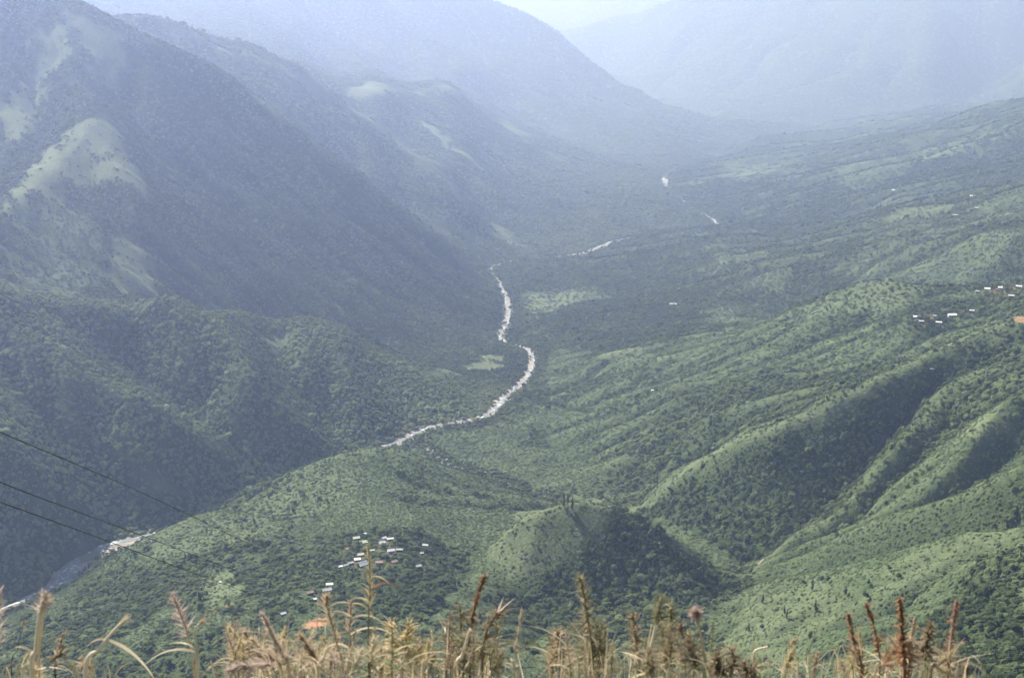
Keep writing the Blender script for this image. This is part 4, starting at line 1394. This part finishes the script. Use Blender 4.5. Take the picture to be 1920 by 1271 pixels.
plant('reed', 'reed', 'straw reed with open plume standing before the orange earth', RGp, [
    dict(D=4.0, pts=[(645, B), (630, 1200), (614, 1140), (612, 1118)], rad=0.006, mat='straw', plume=(0.35, 170, 0.08, 0.7, 0.0018, 'tan'),
         leaves=[(0.5, -1, 0.4, 0.13, 0.004, 'straw'), (0.6, 1, 0.3, 0.1, 0.004, 'straw')]),
    dict(D=4.05, pts=[(640, B), (622, 1235), (606, 1195)], rad=0.006, mat='pale', plume=(0.3, 120, 0.07, 0.7, 0.002, 'gold'))], 21)
plant('reed', 'reed', 'tall reed with golden drooping leaves in front of the village', RGp, [
    dict(D=4.1, pts=[(652, B), (655, 1190), (658, 1126)], rad=0.005, mat='straw', droop=2.2,
         leaves=[(0.98, 1, 0.5, 0.13, 0.006, 'gold'), (0.97, -1, 0.4, 0.10, 0.005, 'gold'), (0.7, 1, 0.8, 0.16, 0.005, 'straw'), (0.5, 1, 0.7, 0.2, 0.005, 'straw'), (0.3, -1, 0.9, 0.14, 0.005, 'straw')],
         plume=(0.5, 90, 0.07, 0.8, 0.0018, 'tan'))], 22)
plant('reed', 'reed', 'brown tall reed whose head overlaps the village houses', RGp, [
    dict(D=4.0, pts=[(692, B), (691, 1170), (694, 1090), (690, 1020)], rad=0.005, mat='brown', droop=2.0, plume=(0.45, 110, 0.06, 0.7, 0.0018, 'gold'),
         leaves=[(0.72, 1, 0.5, 0.11, 0.006, 'gold'), (0.6, 1, 0.9, 0.13, 0.005, 'rust'), (0.5, -1, 0.8, 0.1, 0.004, 'straw')])], 23)
plant('reed', 'reed', 'golden leafy clump right of the tall brown reed', RGp, [
    dict(D=4.2, pts=[(735, B), (734, 1215), (736, 1160)], rad=0.005, mat='brown', foliage=(0.1, 110, 0.09, 0.004, 'gold')),
    dict(D=4.15, pts=[(755, B), (762, 1205), (766, 1166)], rad=0.005, mat='straw', foliage=(0.2, 90, 0.09, 0.004, 'gold')),
    dict(D=4.1, pts=[(752, B), (756, 1238), (765, 1215)], rad=0.007, mat='pale', leaves=[(0.3, -1, 1, 0.06, 0.005, 'pale')]),
    dict(D=4.1, pts=[(718, B), (716, 1240), (712, 1210)], rad=0.005, mat='straw', foliage=(0.1, 80, 0.08, 0.004, 'straw'))], 24)
plant('weed', 'weed', 'small pale grass tuft with thin seed stalks left of the rusty tipped weed', WGp, [
    dict(D=4.4, pts=[(815, B), (812, 1220), (810, 1182)], rad=0.003, mat='pale', plume=(0.6, 40, 0.04, 0.5, 0.0015, 'straw')),
    dict(D=4.3, pts=[(795, B), (790, 1230), (785, 1195)], rad=0.003, mat='straw', plume=(0.3, 80, 0.06, 0.7, 0.0016, 'tan')),
    dict(D=4.3, pts=[(825, B), (835, 1240), (838, 1210)], rad=0.003, mat='straw', plume=(0.3, 80, 0.06, 0.7, 0.0016, 'olive'))], 25)
plant('weed', 'weed', 'brown bushy weed with rust coloured tip rising at the centre', WGp, [
    dict(D=4.0, pts=[(868, B), (880, 1190), (893, 1125), (910, 1074)], rad=0.006, mat='brown', foliage=(0.05, 120, 0.06, 0.004, 'brown'), seeds=(160, 'rust')),
    dict(D=4.05, pts=[(862, B), (865, 1200), (862, 1130)], rad=0.005, mat='brown', foliage=(0.05, 90, 0.09, 0.003, 'olive')),
    dict(D=3.95, pts=[(852, B), (868, 1225), (882, 1178)], rad=0.009, mat='pale', taper=0.6),
    dict(D=4.05, pts=[(846, B), (842, 1200), (845, 1150)], rad=0.004, mat='brown', foliage=(0.05, 80, 0.09, 0.003, 'brown'))], 26)
plant('weed', 'weed', 'forked brown stem with a fan of curled leaves right of the rusty tip', WGp, [
    dict(D=4.0, pts=[(905, B), (908, 1200), (925, 1160), (934, 1148)], rad=0.006, mat='brown', taper=0.7, droop=0.5,
         leaves=[(0.97, 1, 1.2, 0.09, 0.005, 'pink'), (0.97, 1, 0.5, 0.09, 0.005, 'tan'), (0.97, 1, 0.0, 0.08, 0.005, 'tan'), (0.98, 0.3, 1.2, 0.07, 0.004, 'pink'), (0.9, -1, 0.5, 0.05, 0.004, 'brown'), (0.95, 1, 0.8, 0.1, 0.005, 'brown')],
         foliage=(0.2, 50, 0.07, 0.004, 'brown')),
    dict(D=4.05, pts=[(880, B), (898, 1230), (905, 1200)], rad=0.005, mat='dark', foliage=(0.1, 80, 0.08, 0.004, 'olive'))], 27)
plant('weed', 'weed', 'pale forked stub near the bottom edge left of the feathery conifer-like weed', WGp, [
    dict(D=3.8, pts=[(972, B), (966, 1252), (958, 1234)], rad=0.008, mat='pale', taper=0.5, leaves=[(0.6, -1, 0.8, 0.05, 0.005, 'pale'), (0.8, 1, 1, 0.04, 0.004, 'pale')])], 28)
plant('weed', 'weed', 'straw coloured tuft with upright pale stalk left of the feathery weed', WGp, [
    dict(D=4.1, pts=[(1052, B), (1048, 1215), (1045, 1180)], rad=0.006, mat='straw', foliage=(0.1, 150, 0.07, 0.004, 'tan')),
    dict(D=4.15, pts=[(1035, B), (1036, 1230), (1033, 1195)], rad=0.004, mat='straw', foliage=(0.1, 110, 0.07, 0.004, 'olive'))], 29)
plant('weed', 'weed', 'tall feathery olive brown weed shaped like a small conifer', WGp, [
    dict(D=4.0, pts=[(1112, B), (1108, 1200), (1098, 1140), (1089, 1084)], rad=0.006, mat='brown', foliage=(0.0, 150, 0.10, 0.003, 'olive'), plume=(0.1, 150, 0.09, 0.9, 0.0016, 'tan'), spread=0.9),
    dict(D=4.02, pts=[(1105, B), (1102, 1210), (1096, 1160)], rad=0.005, mat='straw', foliage=(0.0, 80, 0.09, 0.003, 'brown')),
    dict(D=4.0, pts=[(1122, B), (1124, 1210), (1128, 1160)], rad=0.004, mat='brown', foliage=(0.0, 80, 0.09, 0.003, 'olive')),
    dict(D=3.95, pts=[(1098, B), (1096, 1225), (1097, 1200)], rad=0.006, mat='pale')], 30)
plant('reed', 'reed', 'pale cane with leafy brown top leaning right, right of the feathery weed', RGp, [
    dict(D=3.9, pts=[(1212, B), (1216, 1235), (1228, 1180), (1240, 1118)], rad=0.010, mat='pale', taper=0.4, plume=(0.72, 140, 0.07, 0.9, 0.003, 'olive'),
         leaves=[(0.15, -1, 0.9, 0.13, 0.007, 'pale'), (0.1, 1, 0.1, 0.12, 0.006, 'pale'), (0.05, -1, 0.1, 0.12, 0.006, 'straw')]),
    dict(D=3.92, pts=[(1210, B), (1214, 1220), (1222, 1170)], rad=0.006, mat='pale'),
    dict(D=4.0, pts=[(1245, B), (1255, 1200), (1258, 1130)], rad=0.004, mat='brown', foliage=(0.1, 130, 0.09, 0.004, 'olive')),
    dict(D=4.0, pts=[(1200, B), (1190, 1190), (1186, 1145)], rad=0.004, mat='brown', foliage=(0.2, 90, 0.07, 0.004, 'brown'))], 31)
plant('weed', 'weed', 'weed with round fluffy pinkish grey seed head', WGp, [
    dict(D=3.9, pts=[(1322, B), (1318, 1215), (1310, 1170), (1302, 1142)], rad=0.007, mat='straw', taper=0.5, plume=(0.80, 420, 0.045, 1.6, 0.0024, 'pink')),
    dict(D=3.95, pts=[(1320, B), (1300, 1220), (1280, 1190), (1276, 1170)], rad=0.005, mat='pale', foliage=(0.3, 60, 0.06, 0.004, 'brown')),
    dict(D=4.0, pts=[(1300, B), (1298, 1230), (1290, 1190)], rad=0.004, mat='brown', foliage=(0.1, 170, 0.08, 0.004, 'olive'))], 32)
plant('weed', 'weed', 'dark brown tangled dead weed below the bright slope', WGp, [
    dict(D=3.8, pts=[(1370, B), (1375, 1245), (1372, 1215)], rad=0.005, mat='dark', foliage=(0.0, 100, 0.08, 0.003, 'brown')),
    dict(D=3.8, pts=[(1345, B), (1346, 1255), (1343, 1230)], rad=0.004, mat='straw', foliage=(0.0, 120, 0.07, 0.004, 'brown')),
    dict(D=3.75, pts=[(1412, B), (1405, 1262), (1394, 1240)], rad=0.006, mat='pale', foliage=(0.0, 120, 0.07, 0.004, 'brown'))], 33)
plant('reed', 'reed', 'single pale stalk hooked over to the right before the bright slope', RGp, [
    dict(D=3.8, pts=[(1416, B), (1413, 1240), (1417, 1219), (1440, 1212)], rad=0.006, mat='pale', taper=0.5)], 34)
plant('reed', 'reed', 'straw grass clump with a bent tip left of the rusty weeds', RGp, [
    dict(D=3.9, pts=[(1470, B), (1478, 1245), (1486, 1215)], rad=0.004, mat='straw', plume=(0.1, 150, 0.06, 0.5, 0.002, 'gold')),
    dict(D=3.95, pts=[(1495, B), (1490, 1225), (1485, 1208), (1494, 1198)], rad=0.005, mat='pale', plume=(0.2, 80, 0.05, 0.5, 0.002, 'tan')),
    dict(D=3.9, pts=[(1525, B), (1528, 1245), (1532, 1225)], rad=0.003, mat='straw', plume=(0.1, 100, 0.05, 0.5, 0.002, 'tan'))], 35)
plant('weed', 'weed', 'leftmost rusty weed with curled leaves at right', WGp, [
    dict(D=4.0, pts=[(1614, B), (1604, 1220), (1596, 1180), (1590, 1150)], rad=0.006, mat='rust', foliage=(0.0, 110, 0.04, 0.004, 'rust'), seeds=(110, 'tan'))], 36)
plant('weed', 'weed', 'slim rusty weed between the leftmost and the tallest rusty weeds', WGp, [
    dict(D=4.05, pts=[(1648, B), (1646, 1215), (1636, 1165), (1622, 1128)], rad=0.004, mat='rust', foliage=(0.3, 70, 0.04, 0.004, 'rust'), seeds=(70, 'tan'))], 37)
plant('weed', 'weed', 'tallest rusty orange weed, thick with curled leaves, right', WGp, [
    dict(D=3.9, pts=[(1696, B), (1692, 1220), (1690, 1165), (1687, 1120)], rad=0.008, mat='rust', foliage=(0.0, 200, 0.045, 0.005, 'rust'), seeds=(150, 'gold')),
    dict(D=3.92, pts=[(1702, B), (1706, 1215), (1716, 1160)], rad=0.005, mat='rust', foliage=(0.0, 150, 0.05, 0.004, 'tan'))], 38)
plant('weed', 'weed', 'olive brown weed right of the tallest rusty weed', WGp, [
    dict(D=4.0, pts=[(1732, B), (1735, 1215), (1745, 1168)], rad=0.005, mat='brown', foliage=(0.1, 100, 0.07, 0.006, 'brown'), seeds=(60, 'tan'))], 39)
plant('weed', 'weed', 'dark red weed spike, rightmost of the rusty weeds', WGp, [
    dict(D=4.0, pts=[(1776, B), (1780, 1215), (1788, 1165), (1794, 1124)], rad=0.005, mat='rust', foliage=(0.0, 120, 0.04, 0.004, 'rust'), seeds=(80, 'pink'))], 40)

# thinner plants between them, alike within each clump
rc = np.random.default_rng(303)
for x0, x1, y0, y1, cnt, mats_, nm, lab, grp in [
        (425, 665, 1160, 1245, 34, ['pink', 'tan', 'gold', 'straw'], 'reed', 'thin feathery reed in the thick pale clump left of the orange earth', 'reeds of the pale clump'),
        (690, 810, 1175, 1250, 18, ['gold', 'olive', 'straw'], 'reed', 'thin golden reed in the clump below the village', 'reeds of the golden clump'),
        (825, 965, 1140, 1250, 18, ['brown', 'olive', 'tan'], 'weed', 'thin brown weed around the rusty tipped one at the centre', 'weeds around the rusty tipped one'),
        (1025, 1150, 1170, 1250, 15, ['olive', 'tan', 'straw'], 'weed', 'thin olive weed beside the conifer-like one', 'weeds beside the conifer-like one'),
        (1170, 1350, 1160, 1250, 20, ['olive', 'brown', 'tan'], 'weed', 'thin drab weed around the fluffy seed head', 'weeds around the fluffy seed head'),
        (1575, 1815, 1170, 1255, 20, ['tan', 'rust', 'tan', 'brown', 'gold'], 'weed', 'thin reddish weed among the tall rusty ones at right', 'weeds among the rusty ones'),
        (0, 340, 1225, 1262, 6, ['tan', 'olive', 'straw'], 'reed', 'short thin grass stalk at the bottom left edge', 'short stalks at bottom left')]:
    for k in range(cnt):
        x = rc.uniform(x0, x1); y = rc.uniform(y0, y1); D = rc.uniform(3.8, 4.7); dx = rc.normal(0, 22)
        m1, m2 = rc.choice(mats_), rc.choice(mats_)
        st = dict(D=D, pts=[(x, B), (x + dx * 0.35, 0.5 * (B + y)), (x + dx, y)], rad=rc.uniform(0.0025, 0.0045), mat=rc.choice(['straw', 'brown', 'pale']),
                  plume=(rc.uniform(0.05, 0.4), int(rc.uniform(60, 130)), rc.uniform(0.05, 0.09), rc.uniform(0.4, 0.9), 0.0015, m1), pdroop=rc.uniform(0.3, 1.2))
        if rc.random() < 0.6: st['leaves'] = [(rc.uniform(0.1, 0.7), rc.choice([-1, 1]), rc.uniform(0.2, 1.2), rc.uniform(0.08, 0.18), 0.004, m2)]
        plant(nm, nm, lab, grp, [st], 500 + int(x) + k)

# rough dry grass that fills the foot of the reeds
r = np.random.default_rng(77)
segs = [(430, 940, 100, 26), (1030, 1150, 40, 30), (1180, 1420, 60, 22), (1440, 1560, 30, 28), (1580, 1830, 60, 24), (20, 240, 14, 12)]
groups = {}
for x0, x1, cnt, hpx in segs:
    for k in range(cnt):
        x = r.uniform(x0, x1); D = r.uniform(3.7, 4.8)
        o = root_of(x, D)
        tip = at(x + r.normal(0, 55), 1275 - abs(r.normal(0, hpx)), D)
        p = curve([o, 0.5 * (o + tip) + r.normal(0, 0.03, 3), tip, tip + np.array([r.normal(0, .05), r.normal(0, .05), r.uniform(-.05, .03)])], 5)
        groups.setdefault(['straw', 'tan', 'olive', 'brown', 'gold'][r.integers(0, 5)] if r.random() > 0.04 else 'green', []).append(blade(p, r.uniform(0.002, 0.005), r))
for x0, x1, cnt, hpx in [(430, 660, 250, 30), (700, 800, 90, 30), (830, 940, 90, 30), (1040, 1140, 90, 34), (1180, 1400, 110, 22), (1470, 1530, 20, 20), (1590, 1800, 120, 26), (0, 240, 14, 10)]:
    for k in range(cnt):                      # fallen and bent wisps caught between the stalks
        x = r.uniform(x0, x1); y = 1278 - abs(r.normal(0, hpx)); D = r.uniform(3.8, 4.7)
        p = arc(at(x, y, D), r.normal(size=3) * np.array([1.2, 0.8, 1.0]) + np.array([0, 0, 0.5]), r.uniform(0.05, 0.22), r.uniform(0.2, 2.4), 7)
        groups.setdefault(['straw', 'tan', 'olive', 'brown', 'pale', 'pink'][r.integers(0, 6)] if r.random() > 0.05 else 'green', []).append(blade(p, r.uniform(0.0012, 0.003), r))
mats = list(groups)
gv, gf = join([g for m_ in mats for g in groups[m_]])
me = mesh_np('dry_grass', gv, gf, None, True)
mi = []
for q, m_ in enumerate(mats):
    me.materials.append(MS[m_])
    mi.append(np.full(sum(len(g[1]) for g in groups[m_]), q, np.int32))
me.polygons.foreach_set('material_index', np.concatenate(mi))
tag(obj('dry_grass', me), 'tangled dry grass at the foot of the reeds', 'grass', kind='stuff')

# ---------------------------------------------------------------- haze
MH = bpy.data.materials.new('haze')
MH.use_nodes = True
n, l = MH.node_tree.nodes, MH.node_tree.links
n.clear()
out = n.new('ShaderNodeOutputMaterial')
pv = n.new('ShaderNodeVolumePrincipled')
pv.inputs['Color'].default_value = (0.50, 0.61, 1.0, 1)
pv.inputs['Absorption Color'].default_value = (1, 1, 1, 1)
pv.inputs['Density'].default_value = 0.86e-4
pv.inputs['Anisotropy'].default_value = 0.62
l.new(pv.outputs[0], out.inputs['Volume'])
hz = tag(obj('haze', box_me('haze', -24900, 24900, -1500, 24900, -1752, 1100, MH)), 'pale blue haze filling the valley', 'haze', kind='stuff')
